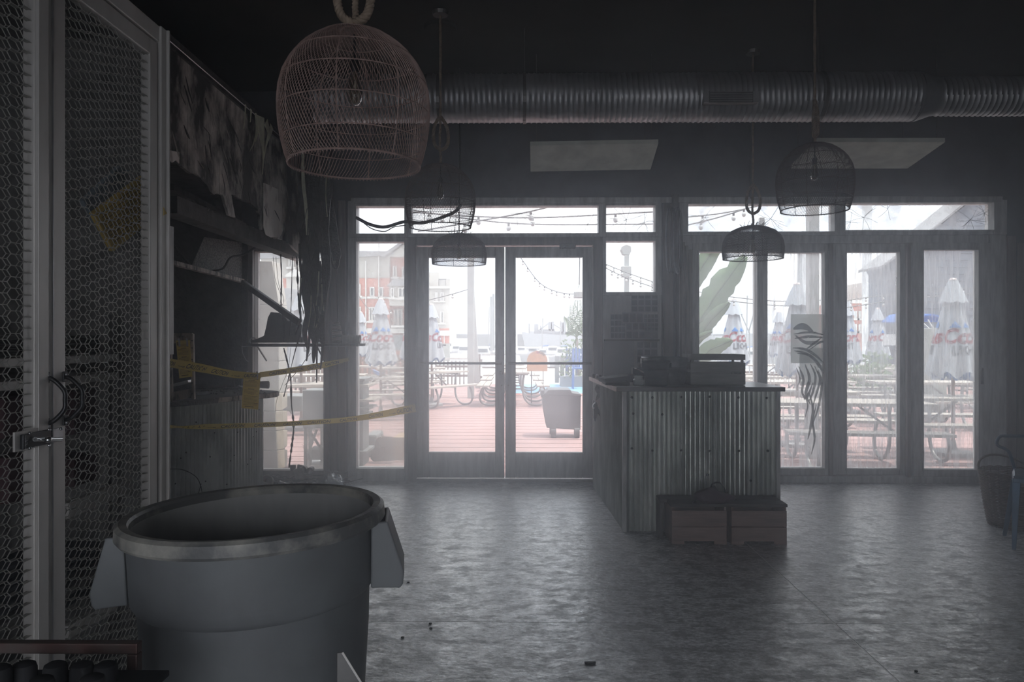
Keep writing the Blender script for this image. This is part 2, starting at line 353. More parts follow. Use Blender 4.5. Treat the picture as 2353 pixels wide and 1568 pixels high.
def text_mesh(body, size=1, shear=0, offset=0.0, align='CENTER'):
    c = bpy.data.curves.new('t', 'FONT'); c.body = body; c.size = size; c.shear = shear; c.offset = offset; c.align_x = align; c.resolution_u = 3
    o = bpy.data.objects.new('t', c); COL.objects.link(o); bpy.context.view_layer.update()
    me = bpy.data.meshes.new_from_object(o.evaluated_get(bpy.context.evaluated_depsgraph_get()))
    v = [tuple(p.co) for p in me.vertices]; f = [tuple(p.vertices) for p in me.polygons]
    bpy.data.objects.remove(o); bpy.data.curves.remove(c); bpy.data.meshes.remove(me)
    return v, f
# ================================================================= THE SETTING
def struct(name, mb, m, parent=None, **k):
    o = mb.build(name, m, parent, **k)
    if not parent: o['kind'] = 'structure'
    return o
# floor: poured slabs with recessed joints
fl = struct('floor', MB().box(-6, 6.2, -3.1, YW + .25, -.12, -.0015), M['joint'])
xs = [-6, -2.05, 1.65, 5.35, 6.2]; ys = [-3.1, -2.3, .80, 3.91, 7.04, YW + .12]
for i in range(4):
    for j in range(5):
        MB().box(xs[i] + (.005 if i == 2 else .003), xs[i+1] - (.005 if i == 1 else .003), ys[j] + .002, ys[j+1] - .002, -.10, 0).build('floor_slab', M['concrete'], fl)
ZC = 4.1
struct('ceiling', MB().box(-6, 6.2, -3.2, YW + .3, ZC, ZC + .2), M['ceiling'])
struct('wall_left', MB().box(-6, -4.3, -3.2, YW + .25, 0, ZC), M['soot_wall'])
struct('wall_right', MB().box(5.75, 6.2, -3.2, YW + .25, 0, ZC), M['soot_wall'])
# wall behind the camera, with an unseen doorway added and sized for light from behind
wr = MB(); wr.box(-4.3, -2.6, -3.3, -3.1, 0, ZC); wr.box(1.6, 5.75, -3.3, -3.1, 0, ZC); wr.box(-2.6, 1.6, -3.3, -3.1, 2.35, ZC)
struct('wall_front', wr, M['soot_wall'])
def X(px): return at(px, 778, YW).x
def Zz(py): return at(1190, py, YW).z
zt = Zz(462); zs = Zz(1106)
wb = MB()
wb.box(-4.3, 5.75, YW, YW + .25, zt, ZC)                                        # header
wb.box(-4.3, X(566), YW, YW + .25, 0, zt)
wb.box(X(566), X(757), YW, YW + .25, Zz(566), zt)
wb.box(X(566), X(757), YW, YW + .25, 0, Zz(1100))
wb.box(X(757), X(800), YW, YW + .25, 0, zt)
wb.box(X(1520), X(1560), YW, YW + .25, 0, zt)
wb.box(X(2312), 5.75, YW, YW + .25, 0, zt)
struct('wall_back', wb, M['soot_wall'])
# pilaster panels left of the entrance
t = MB(); t.box(X(762), X(776), YW - .03, YW, .02, Zz(600)); t.box(X(779), X(796), YW - .045, YW, .02, zt); t.box(X(746), X(800), YW - .05, YW, 0, Zz(1084))
struct('trim_1', t, M['frame_brown'], bevel=.004)
# worn timber post between the entrance and the sliding doors
t = MB(); t.box(X(1522), X(1545), YW - .05, YW, 0, Zz(470)); struct('trim_2', t, M['frame_brown'], bevel=.004)
t = MB()
for k, (a, b, d) in enumerate(((1562, 1570, .09), (1570.4, 1577, .11), (1577.4, 1588, .07))):
    t.box(X(a), X(b), YW - d, YW - .01, .02, Zz(560 + 8*k))
struct('trim_3', t, M['wood_worn'], bevel=.004)
t = MB(); t.box(X(808), X(2300), YW - .03, YW, Zz(468), Zz(455)); struct('trim_4', t, M['frame'], bevel=.004)   # head trim over the transoms
t = MB(); t.box(X(2312), X(2330), YW - .035, YW, 0, Zz(545)); t.box(X(2336), X(2353), YW - .02, YW, 0, Zz(560)); struct('trim_5', t, M['frame_brown'], bevel=.004)
wn = [0]; dn = [0]
def opening(kind, o, g, m, gm, y0=YW - .02, y1=YW + .13, inner=True):
    """o, g: outer and glass rectangle in wall pixels (x0, ytop, x1, ybottom)"""
    n = wn if kind == 'window' else dn; n[0] += 1
    e = thing('%s_%d' % (kind, n[0]), None, None, (X((o[0]+o[2])/2), YW + .05, max(0, Zz(o[3]))), kind='structure')
    ox0, ox1, oz1, oz0 = X(o[0]), X(o[2]), Zz(o[1]), max(0.0, Zz(o[3])); gx0, gx1, gz1, gz0 = X(g[0]), X(g[2]), Zz(g[1]), Zz(g[3])
    f = MB().frame(ox0, ox1, oz0, oz1, gx0, gx1, gz0, gz1, y0, y1); f.build('window_frame' if kind == 'window' else 'door_frame', m, e, bevel=.006)
    if inner:                                                       # glazing bead: a thin raised ring
        b = .014; MB().frame(gx0 - b, gx1 + b, gz0 - b, gz1 + b, gx0, gx1, gz0, gz1, y0 - .012, y0 + .006).build('glazing_bead', m, e)
    ym = (y0 + y1)/2 + .01
    MB().box(gx0 - .005, gx1 + .005, ym, ym + .006, gz0 - .005, gz1 + .005).build('glass_pane', gm, e)
    return e
Fm, Fb = M['frame'], M['frame_brown']
opening('window', (566, 566, 757, 1100), (588, 578, 745, 1082), Fb, G_LEFT)
opening('window', (800, 546, 938, 1106), (820, 556, 930, 1077), Fm, G_LEFT)
opening('window', (800, 462, 938, 546), (820, 474, 930, 537), Fm, G_LEFT)
opening('window', (938, 462, 1384, 546), (945, 474, 1375, 537), Fm, G_TRANS)
opening('window', (1384, 462, 1520, 546), (1392, 474, 1505, 535), Fm, G_TRANS)
e = opening('window', (1384, 546, 1520, 680), (1392, 555, 1505, 672), Fm, G_CLEAR)
MB().box(X(1384), X(1520), YW, YW + .13, 0, Zz(680)).build('lower_panel', Fm, e)
opening('window', (1560, 462, 1928, 542), (1580, 471, 1915, 534), Fm, G_TRANS)
opening('window', (1928, 462, 2312, 542), (1940, 469, 2280, 531), Fm, G_TRANS)
# entrance doors
jb = MB(); jb.box(X(938), X(957), YW - .04, YW + .16, 0, Zz(546)); jb.box(X(1363), X(1384), YW - .04, YW + .16, 0, Zz(546)); jb.box(X(957), X(1363), YW - .04, YW + .16, Zz(564), Zz(546))
jb.box(X(938), X(1384), YW - .02, YW + .2, 0, .025)
struct('trim_6', jb, Fb, bevel=.005)
def entrance(o, g, bar):
    e = opening('door', o, g, Fm, G_DOOR, YW + .0, YW + .055)
    b = MB(); z = Zz(835); y = YW - .055
    b.tube([(X(bar[0]), y, z), (X(bar[1]), y, z)], .013, 10)
    for px in (bar[0] + 9, bar[1] - 9): b.tube([(X(px), y, z), (X(px), YW + .002, z)], .012, 8)
    b.build('push_bar', M['steel_dark'], e, smooth='auto')
    return e
d1 = entrance((958, 567, 1159, 1099), (985, 592, 1138, 1040), (968, 1154)); d2 = entrance((1161, 567, 1362, 1099), (1185, 592, 1339, 1040), (1168, 1358))
MB().ball((X(1152), YW - .004, Zz(857)), .022, 12, 6, (1, .5, 1)).build('lock', M['steel_dark'], d1, smooth=True)
for d, px in ((d1, 1153), (d2, 1169)):
    for py in (886,): MB().ball((X(px), YW - .002, Zz(py)), .010, 10, 6, (1, .5, 1)).build('bolt', M['steel_dark'], d, smooth=True)
# door closer at the top of the right leaf
MB().box(X(1285), X(1322), YW - .07, YW - .01, Zz(572), Zz(562)).bar((X(1300), YW - .05, Zz(568)), (X(1289), YW - .1, Zz(574)), .02, .012).build('closer', M['steel_dark'], d2, bevel=.003)
# sliding doors on the right
jb = MB(); jb.box(X(1560), X(1590), YW - .0, YW + .16, 0, Zz(542)); jb.box(X(2272), X(2312), YW - .01, YW + .16, 0, Zz(542)); jb.box(X(1590), X(2272), YW, YW + .16, Zz(560), Zz(542))
jb.box(X(1560), X(2312), YW - .04, YW + .2, 0, Zz(1092)); struct('trim_7', jb, Fm, bevel=.005)
opening('door', (1590, 560, 1752, 1092), (1605, 580, 1738, 1078), Fm, G_CLEAR)
opening('door', (1752, 560, 1924, 1092), (1765, 581, 1897, 1076), Fm, G_STREAK, YW + .03, YW + .13)
opening('door', (1924, 560, 2096, 1092), (1950, 580, 2072, 1078), Fm, G_STREAK, YW + .05, YW + .13)
d6 = opening('door', (2096, 560, 2272, 1092), (2118, 577, 2243, 1076), Fm, G_STREAK, YW - .03, YW + .06)
MB().box(X(2249), X(2254), YW - .05, YW - .028, Zz(882), Zz(846)).build('pull_handle', M['black'], d6, bevel=.003)
MB().box(X(1905), X(1914), YW - .015, YW + .03, .06, Zz(560)).box(X(2080), X(2088), YW - .045, YW, .06, Zz(560)).build('door_rib', Fb, d6, bevel=.003)
# smears wiped through the grime and a film sheet on the second sliding pane
fs = MB().box(X(1822), X(1897), YW + .062, YW + .066, Zz(835), Zz(722)).build('film_sheet', glass('film', .42, .62, 2, dirt=(.50,.53,.50)), None)
tag(fs, 'translucent grey film sheet stuck high on the streaked sliding door pane', 'film')
fs = MB().box(X(1843), X(1897), YW + .068, YW + .072, Zz(886), Zz(800)).build('film_sheet', glass('film2', .30, .5, 2, dirt=(.40,.43,.42)), None)
tag(fs, 'darker lower film sheet overlapping the first on the streaked door pane', 'film')
sm = MB()
def ribbon(mb, pts, w, nrm=(0,-1,0), th=.002, n=6, taper=True):
    """flat strip along pts, lying square to nrm; w may be a list"""
    P = rope_pts(pts, n) if n else [Vector(p) for p in pts]; m = len(P); nr = Vector(nrm); vs = []; fs = []
    for i, p in enumerate(P):
        t = (P[min(i+1, m-1)] - P[max(i-1, 0)]).normalized(); sd = t.cross(nr).normalized(); u = i/(m-1)
        if isinstance(w, (list, tuple)):
            q = u*(len(w)-1); a = int(min(q, len(w)-2)); ww = w[a] + (w[a+1]-w[a])*(q-a)
        else: ww = w * (math.sin(PI*(.08 + .84*u)) if taper else 1)
        vs += [p + sd*ww/2, p - sd*ww/2, p - sd*ww/2 - nr*th, p + sd*ww/2 - nr*th]
    for i in range(m-1):
        for k in range(4): fs.append((4*i+k, 4*i+(k+1) % 4, 4*i+4+(k+1) % 4, 4*i+4+k))
    fs += [(3,2,1,0), tuple(4*(m-1)+k for k in range(4))]
    return mb.add(vs, fs)
def wp(px, py, Y=YW + .055): return at(px, py, Y)
for pts, ww in (([(1823,756),(1845,750),(1868,762)], .05), ([(1824,768),(1860,764),(1895,770)], .018), ([(1826,778),(1860,774),(1894,776)], .022),
                ([(1822,800),(1850,803),(1875,818),(1892,834)], .022), ([(1825,806),(1850,812),(1872,826),(1888,842)], .02), ([(1852,803),(1870,790),(1888,776)], .018), ([(1856,807),(1874,794),(1890,782)], .01),
                ([(1835,842),(1846,870),(1843,900),(1850,920)], .02), ([(1850,838),(1860,870),(1852,905),(1862,930)], .026), ([(1862,836),(1874,865),(1868,900),(1858,925)], .02), ([(1872,842),(1884,872),(1876,905),(1866,940)], .018), ([(1830,845),(1838,870),(1832,890)], .012), ([(1868,880),(1856,910),(1848,915)],.02), ([(1880,850),(1888,880),(1882,930),(1866,980)],.02), ([(1858,900),(1868,940),(1862,985),(1856,1010)],.022), ([(1846,905),(1856,930),(1850,960)],.012), ([(1876,930),(1868,970),(1872,1010),(1864,1045)],.018), ([(1832,812),(1862,818),(1886,846),(1893,860)],.024), ([(1826,770),(1850,787),(1876,788),(1896,784)],.03)):
    ribbon(sm, [wp(*p) for p in pts], ww*1.35)
tag(sm.build('wiped_smears', glass('smear', .45, .8, 9, dirt=(.16,.17,.17)), None), 'dark curved smears wiped through the dirt on the streaked sliding door pane', 'smears', kind='stuff')
# cracks in the transom panes: hair-thin lines of broken glass
ck = MB()
def crack(x, y, ln, an, seed, yy=YW + .05):
    rs = random.Random(seed); pts = [(x, y)]; a = an
    for k in range(4): a += rs.uniform(-.25, .25); pts.append((pts[-1][0] + math.cos(a)*ln/4, pts[-1][1] + math.sin(a)*ln/4))
    ck.tube([at(px, min(max(py, 472), 533), yy) for px, py in pts], .0016, 3, False)
for cx0, cy0, R_, n in ((1771, 503, 60, 13), (1440, 505, 50, 10), (1190, 490, 50, 7), (1985, 500, 55, 8), (2230, 505, 45, 12), (1620, 500, 40, 5), (2040, 480, 40, 5), (1350, 515, 30, 6), (1480, 512, 30, 8), (2262, 490, 25, 9), (1955, 510, 30, 8)):
    for k in range(n): crack(cx0, cy0, R_*random.uniform(.5, 1), random.uniform(0, 2*PI), random.random())
tag(ck.build('glass_cracks', M['wire'], None), 'fine dark cracks running through the heat-broken transom panes', 'cracks', kind='stuff')
# ------------------------------------------------ duct
def duct():
    yd = 6.2; pxm = (yd/1700); zc = at(1190, 226, yd).z
    t = thing('air_duct', 'round spiral metal duct running along the top of the window wall', 'duct', (0, yd, zc))
    def run(x0, x1, r0, r1, name, dz=0):
        n = 28; st = .011; m = int((x1-x0)/st); vs = []; fs = []
        for i in range(m+1):
            x = x0 + (x1-x0)*i/m; r = r0 + (r1-r0)*i/m
            for k in range(n):
                a = 2*PI*k/n; ph = ((x - .044*a/(2*PI)) / .044) % 1.0
                rr = r + (.007 if ph < .26 else 0); vs.append((x, yd + rr*math.cos(a), zc + dz*i/m + rr*math.sin(a)))
        for i in range(m):
            for k in range(n): fs.append((i*n+k, i*n+(k+1) % n, (i+1)*n+(k+1) % n, (i+1)*n+k))
        MB().add(vs, fs).build(name, M['duct'], t, smooth='auto')
    xr = at(2100, 226, yd).x; xr2 = at(2145, 226, yd).x; R0 = 54*pxm
    run(-1.72, xr, R0, R0, 'duct_run')
    MB().lathe([(R0 + .005, 0), (R0 + .005, .02), (.158, xr2 - xr - .02), (.158, xr2 - xr)], 32, (xr, yd, zc), M=Matrix.Rotation(PI/2, 3, 'Y')).build('reducer', M['duct'], t, smooth='auto')
    run(xr2, 5.7, .155, .155, 'duct_run')
    MB().lathe([(R0, 0), (R0*.7, -.01), (0.0, -.012)], 28, (-1.72, yd, zc), M=Matrix.Rotation(PI/2, 3, 'Y')).build('end_cap', M['duct'], t, smooth=True)
    x0, x1 = at(1602, 0, yd).x, at(1723, 0, yd).x; zz0, zz1 = at(1190, 240, yd - .2).z, at(1190, 214, yd - .2).z
    g = MB().box(x0, x1, yd - .225, yd - .12, zz0, zz1).build('grille', M['steel_dark'], t, bevel=.004)
    gm = MB().box(x0 + .0, x0 + .04, yd - .232, yd - .22, zz0, zz1).box(x1 - .045, x1, yd - .232, yd - .22, zz0, zz1)
    for k in range(5): gm.box(x0 + .05, x1 - .05, yd - .232, yd - .22, zz0 + .012 + k*.018, zz0 + .018 + k*.018)
    gm.build('grille_frame', M['duct'], g)
    for px in (1011, 1205, 1880):
        x = at(px, 0, yd).x; MB().lathe([(R0 + .012, -.012), (R0 + .012, .012)], 28, (x, yd, zc), M=Matrix.Rotation(PI/2, 3, 'Y')).box(x - .004, x + .004, yd - .004, yd + .004, zc + R0, ZC).build('hanger', M['steel_dark'], t)
duct()
# light panels hung under the ceiling near the window wall
def cpanel(p0, p1, p2, p3, Y0, Y1, lab):
    a, b, c, d = at(*p0, Y0), at(*p1, Y0), at(*p2, Y1), at(*p3, Y1); t = thing('ceiling_panel', lab, 'panel', tuple((a+c)/2))
    MB().prism([a, b, c, d], (0, 0, .04)).build('board', M['acoustic'], t, bevel=.004)
    for p in (a, b, c, d):
        q = p.lerp((a+c)/2, .1); MB().bar(q + Vector((0,0,.03)), (q.x, q.y, ZC), .008, .008).build('hanger_rod', M['steel_dark'], t)
cpanel((1218, 335), (1513, 330), (1495, 390), (1219, 395), 6.75, 7.15, 'pale rectangular board hung flat under the ceiling above the entrance doors')
cpanel((1878, 327), (2172, 327), (2085, 388), (1818, 388), 6.5, 7.15, 'pale slanting board hung under the ceiling above the sliding doors')
# round canopy plates and hooks on the ceiling for the pendants are built with the lamps
t = MB().lathe([(.0, -.03), (.13, -.03), (.14, 0), (.0, 0)], 24, tuple(at(1012, 60, 6.16))).build('ceiling_rose', M['ceiling'], None, smooth='auto', origin=tuple(at(1012, 60, 6.16)))
tag(t, 'round dark plate on the ceiling between the near lamp and the duct', 'ceiling plate')
# dark conduits dropping down the wall
for px, y0, y1, Y in ((1055, 290, 440, 7.7), (1728, 285, 455, 7.68)):
    a, b = at(px, y0, Y), at(px, y1, Y)
    t = MB().box(a.x - .012, a.x + .012, Y - .02, Y + .04, b.z, a.z).build('conduit', M['steel_dark'], None, bevel=.004)
    tag(t, 'thin dark conduit on the soot wall %s' % ('below the duct near the door lamp' if px == 1055 else 'above the lamp with the flat dome'), 'conduit')
# ================================================================= BURNT BAR ON THE LEFT
FX = -2.25
def fx(px, py, x=FX): return atx(px, py, x)
fa = thing('bar_fascia', 'scorched peeling fascia boards with a ragged lower edge above the burnt bar', 'fascia', (FX, 6.0, 2.3))
def fpanel(top, bot, th=.02, m='burnt_panel', name='fascia_panel', x=FX):
    pts = [fx(*p, x) for p in top] + [fx(*p, x) for p in reversed(bot)]
    return MB().prism(pts, (-th, 0, 0)).build(name, M[m], fa)
def topline(px): return 73 + (px - 379) * (778 - 73) / (1197 - 379) * 1.0
def rag(pts, seed=1, amp=5, step=6):
    rs = random.Random(seed); r = []
    for (x0, y0), (x1, y1) in zip(pts, pts[1:]):
        n = max(1, int(math.hypot(x1-x0, y1-y0)/step))
        for k in range(n): u = k/n; r.append((x0 + (x1-x0)*u, y0 + (y1-y0)*u + rs.uniform(-amp, amp)*(k > 0)))
    r.append(pts[-1]); return r
def tl(px, d=22): return (px, topline(px) + d)
segs = [(372, 430, [(372,372),(400,374),(418,382),(430,392)]), (430.6, 504, [(430.6,392),(455,402),(470,420),(482,440),(492,448),(504,446)]),
        (505, 560, [(505,446),(512,448),(526,494),(541,500),(532,448),(545,452),(560,462)]), (560.8, 600, [(560.8,462),(575,466),(588,478),(598,498),(600,520)]),
        (600.5, 650, [(600.5,528),(610,536),(622,541),(640,548),(650,552)]), (650.5, 697, [(650.5,545),(656,520),(664,560),(680,575),(697,590)])]
for i, (a, b, bot) in enumerate(segs): fpanel([tl(a), tl(b)], rag(bot, i, 4 if i not in (2,) else 2), .02 + .004*(i % 2))
# rails along the top
MB().prism([fx(368, topline(368) + 22, FX + .02), fx(702, topline(702) + 22, FX + .02), fx(702, topline(702) + 2, FX + .02), fx(368, topline(368) - 6, FX + .02)], (-.06, 0, 0)).build('top_rail', M['char'], fa)
a, b = fx(383, topline(383) + 12, FX + .035), fx(700, topline(700) + 12, FX + .035)
MB().tube([a, b], .004, 6).build('bright_edge', M['steel'], fa)
# peeled skins curling off the boards
rs = random.Random(11)
for k in range(46):
    px = rs.uniform(392, 690); y0 = topline(px); yb = 370 + (px - 388)*.62; py = y0 + 60 + (yb - y0 - 70)*rs.uniform(.15, 1)
    if py < y0 + 40: continue
    ln = rs.uniform(14, 46); wd = rs.uniform(.012, .04); p = fx(px, py); d = rs.uniform(.01, .05)
    pts = [p + Vector((.012, 0, .001*ln*2.2)), p + Vector((.02 + d*.4, rs.uniform(-.01,.01), 0)), p + Vector((.016 + d, rs.uniform(-.02,.02), -.0018*ln))]
    ribbon(mbp := MB(), pts, wd, (1, 0, 0), .002, 3); mbp.build('peeled_skin', M[rs.choice(['burnt_panel','char_gloss','burnt_tan','char'])], fa)
# melted sheeting dripping from the top rail
def drip(parent, pts, w, m='burnt_tan', Y=None, name='drip', th=.006, nrm=(0,-1,0)):
    mb = MB()
    if len(w) > 5:                                                        # irregular, torn outline
        r5 = random.Random(int(sum(p.x for p in pts)*997)); q = []
        for a_, b_ in zip(w, w[1:]): q += [a_*r5.uniform(.6, 1.3), (a_ + b_)/2*r5.uniform(.45, 1.35), (a_*.4 + b_*.6)*r5.uniform(.6, 1.2)]
        w = q + [w[-1]]
    ribbon(mb, pts, w, nrm, th, 10); return mb.build(name, M[m], parent, smooth='auto')
melt = mat('melted_film', (.70,.70,.55), .5, var=.25, scale=9, bump=.3)
M['melt'] = melt
for pts, wd in (([(565,235),(564,262),(561,290)], [.02,.008,.002]), ([(578,246),(577,262),(576,275)], [.03,.008,.002]), ([(588,254),(590,290),(584,322),(574,342)], [.03,.014,.008,.003]),
                ([(600,262),(602,300),(606,345),(604,395)], [.16,.13,.03,.004]), ([(592,258),(594,290),(588,320)], [.03,.02,.003]), ([(612,274),(618,300),(612,330),(607,360)], [.1,.05,.02,.004]), ([(625,284),(622,300),(616,320)], [.07,.04,.006])):
    drip(fa, [fx(px, py + 6, FX + .04) for px, py in pts], wd, 'melt', nrm=(1,0,0), name='melted_drip')
fpanel([(606,420),(650,440)], rag([(606,520),(612,540),(630,545),(642,547),(650,530)], 5, 3), .006, 'burnt_pale', 'scorched_patch', FX + .012)
fpanel([(388,345),(412,350)], rag([(388,366),(396,374),(405,368),(412,376)], 6, 3), .006, 'burnt_pale', 'scorched_patch', FX + .012)
# ---- dark bar room behind the fascia
bar = thing('bar_room_shell', 'charred dark back and ceiling of the burnt bar alcove', 'alcove', (-3.4, 6.2, 0))
MB().box(-4.28, FX - .08, 3.6, YW - .02, 2.95, 3.05).build('alcove_ceiling', M['char'], bar)
MB().box(-4.28, -4.2, 3.6, YW - .02, 0, 2.95).build('alcove_side', M['char'], bar)
MB().box(-4.2, at(556, 0, 7.7).x, YW - .06, YW - .02, 0, 2.95).build('alcove_back', M['char'], bar)
a, b = at(395, 604, 6.0), at(556, 646, 7.5); MB().bar(a, b, .05, .035).build('shelf_edge', M['burnt_tan'], bar)
MB().prism([at(440, 613, 6.55), at(556, 643, 7.5), at(556, 558, 7.5), at(470, 545, 6.7)], (-.02, .03, 0)).build('blistered_panel', mat('blistered', (.15,.15,.14), .55, col2=(.02,.02,.02), scale=60, bump=.8, world=True, lo=.45, hi=.55), bar)
MB().tube(rope_pts([at(396, 560, 6.3), at(440, 612, 6.6), at(462, 622, 6.8), at(510, 618, 6.9), at(530, 592, 7.0), at(560, 585, 7.2), at(600, 560, 7.2)], 6), .010, 6).build('cable', M['black_matt'], bar, smooth=True)
for px, x1, d in ((556, 568, .1), (568.5, 580, .06)):
    MB().box(at(px, 0, 7.6).x, at(x1, 0, 7.6).x, 7.6, 7.6 + d, 0, at(0, 560, 7.6).z).build('jamb_post', M['char'] if px == 556 else M['frame_brown'], bar, bevel=.004)
bm_ = thing('header_beam', 'charred timber header beam crossing the bar alcove below the fascia', 'beam', tuple(at(540, 520, 6)))
a, b = fx(384, 470, -2.42), fx(692, 588, -2.42); MB().bar(a, b, .14, .12).build('timber', M['char'], bm_)
for k in range(60):
    u = (k + rs.random())/60; p = a.lerp(b, u) + Vector((rs.uniform(-.06, .07), 0, .06)); r = rs.uniform(.012, .03)
    MB().ball(p, r, 6, 4, (1, 1.6, rs.uniform(.5, 1.1))).build('char_lump', M[rs.choice(['char_gloss','char','burnt_tan'] if u > .75 else ['char_gloss','char'])], bm_)
a, b = fx(392, 430, -2.7), fx(560, 520, -2.7); MB().bar(a, b, .05, .05).build('batten', M['char'], bm_)
tb = MB().bar(at(557, 649, 7.35), at(688, 742, 6.9), .04, .055).build('fallen_brace', M['steel_dark'], None, bevel=.004)
tag(tb, 'dark metal brace slanting down across the left window to the shelf', 'brace')
a = at(388, 520, 4.72); t = MB().box(a.x - .012, a.x + .014, 4.70, 4.76, at(0, 815, 4.72).z, at(0, 520, 4.72).z).build('bar_jamb_strip', M['frame'], None, bevel=.003)
tag(t, 'narrow pale metal jamb strip beside the cage at the bar opening', 'metal strip')
tp = at(360, 0, 5.1); t = MB().box(tp.x - .05, tp.x + .03, 5.05, 5.14, 0, 2.95).build('bar_post', M['char'], None, bevel=.005)
tag(t, 'charred post behind the cage corner that holds both caution tapes', 'post')
# ---- curved corrugated bar front and top
def corrugate(path, pitch, amp, z0, z1, name, m, parent, sub=6):
    """path: dense list of 2-D points; corrugation added along the normal"""
    P = [Vector((p[0], p[1], 0)) for p in path]; L_ = [0]
    for a, b in zip(P, P[1:]): L_.append(L_[-1] + (b-a).length)
    tot = L_[-1]; n = int(tot/pitch*sub); vs = []; fs = []; j = 0
    for i in range(n+1):
        s_ = tot*i/n
        while j < len(L_)-2 and L_[j+1] < s_: j += 1
        u = (s_-L_[j])/(L_[j+1]-L_[j]); p = P[j].lerp(P[j+1], u); d = (P[j+1]-P[j]).normalized(); nn = Vector((d.y, -d.x, 0))
        off = amp*math.cos(2*PI*s_/pitch); q = p + nn*off
        for z in (z0, z1): vs.append((q.x, q.y, z))
        q2 = q - nn*.003
        for z in (z1, z0): vs.append((q2.x, q2.y, z))
    for i in range(n):
        for k in range(4): fs.append((4*i+k, 4*i+(k+1) % 4, 4*i+4+(k+1) % 4, 4*i+4+k))
    return MB().add(vs, fs).build(name, m, parent, smooth='auto')
bc = thing('burnt_bar', 'curved bar with corrugated metal front and scorched top on the left', 'bar', (-2.7, 6.5, 0))
ang0, ang1, p = math.radians(58), math.radians(84), Vector((at(388, 0, 5.94).x, 5.94)); path = [(p.x - .25*math.cos(ang0 - .1), p.y - .25*math.sin(ang0 - .1))]
for k in range(25):
    path.append((p.x, p.y)); a = ang0 + (ang1-ang0)*k/24; p = p + Vector((math.cos(a), math.sin(a))) * (1.16/24)
corrugate(path, .043, .008, 0, .955, 'corrugated_front', M['corr'], bc)
endx = path[-1]
for k in range(22):
    q = path[1 + (k*7) % 23]; MB().ball((q[0] + .012, q[1] - .008, .12 + (k*.17) % .75), .007, 6, 4).build('screw', M['black'], bc)
top = [(x + .10, y - .07) for x, y in path[:-4]]; ex = at(627, 898, 6.75)
top += [(ex.x - .10, 6.62), (ex.x - .02, 6.72), (ex.x, 6.85), (ex.x - .03, 7.0), (ex.x - .14, 7.1)]; back = [(-3.7, 7.3), (-3.7, 5.5)]
MB().prism([(x, y, .955) for x, y in top + back], (0, 0, .045)).build('bar_top', M['char'], bc)
for (a, b) in zip(top, top[1:]): MB().bar((a[0] + .004, a[1] - .004, .978), (b[0] + .004, b[1] - .004, .978), .008, .04).build('edge_strip', M['burnt_tan'] if a[1] > 6.2 else M['char_gloss'], bc)
# debris on the bar top
def onbar(px, py): return atz(px, py, 1.005)
for k, (px, py, nm, lab, m) in enumerate(((500, 892, 'burnt_tray', 'burnt reddish tray lying in the debris on the bar top', 'rust'), (530, 896, 'burnt_sheet', 'small glinting scorched sheet in the middle of the bar top', 'char_gloss'), (465, 907, 'burnt_spoon', 'short blackened metal piece near the front of the bar top', 'steel'), (560, 893, 'burnt_box', 'flattened charred box at the back of the bar top', 'char'))):
    p = onbar(px, py); t = MB().obox(p + Vector((0, 0, .012)), (.16 - .02*k, .07, .02), Matrix.Rotation(.2 + .3*k, 3, 'Z') @ Matrix.Rotation(.1*k - .1, 3, 'X')).build(nm, M[m], None, bevel=.004); tag(t, lab, 'debris')
p = onbar(608, 893); t = MB().lathe([(.0, 0), (.034, 0), (.038, .09), (.034, .09), (.03, .01), (0, .01)], 16, p + Vector((-.05, 0, .036)), M=Matrix.Rotation(PI/2, 3, 'Y')).build('tipped_cup', M['cup'], None, smooth='auto'); tag(t, 'sooty cup lying on its side at the rounded end of the bar', 'cup')
ash = MB()
for k in range(160):
    px = rs.uniform(400, 610); py = rs.uniform(884, 906); p = onbar(px, py); ash.ball(p, rs.uniform(.004, .012), 5, 3, (1, 1.3, .6))
tag(ash.build('charred_debris', M['char_gloss'], None), 'loose black ash and crumbs strewn over the burnt bar top', 'ash', kind='stuff')
# upright stub on the bar
p = onbar(538, 890); t = MB().tube([p, p + Vector((-.004, 0, .10)), p + Vector((.003, 0, .2))], [.010, .006, .004], 6).build('melted_stub', M['char_gloss'], None); tag(t, 'thin melted black stub standing on the bar top', 'debris')
# charred metal frame with yellow notice
mf = thing('charred_metal_frame', 'open charred metal box frame standing at the near end of the bar', 'metal frame', tuple(onbar(420, 925)))
Yf = 5.72
def fq(px, py): return at(px, py, Yf)
for a, b, m in (((391,768),(394,923),'burnt_tan'), ((442,768),(445,918),'burnt_tan'), ((391,769),(443,769),'burnt_tan')):
    MB().bar(fq(*a), fq(*b), .022, .03, (0,1,0)).build('frame_bar', M[m], mf, bevel=.002)
MB().prism([fq(394, 902), fq(442, 893), fq(445, 914), fq(393, 922)], (0, .015, 0)).build('frame_plate', M['burnt_tan'], mf)
MB().prism([fq(392, 770), fq(443, 770), fq(443, 786), fq(392, 790)], (0, .015, 0)).build('frame_plate', M['burnt_tan'], mf)
for py in (783, 800, 826, 850, 880, 905): MB().ball(fq(443.5, py) + Vector((0, -.016, 0)), .006, 6, 4).build('hole', M['black'], mf)
tr = MB().obox(fq(408, 882) + Vector((0, .1, 0)), (.13, .12, .02), Matrix.Rotation(-.25, 3, 'Y')).build('steel_tray', M['steel'], None, bevel=.004); tag(tr, 'small bright steel tray tilted inside the charred metal frame', 'tray')
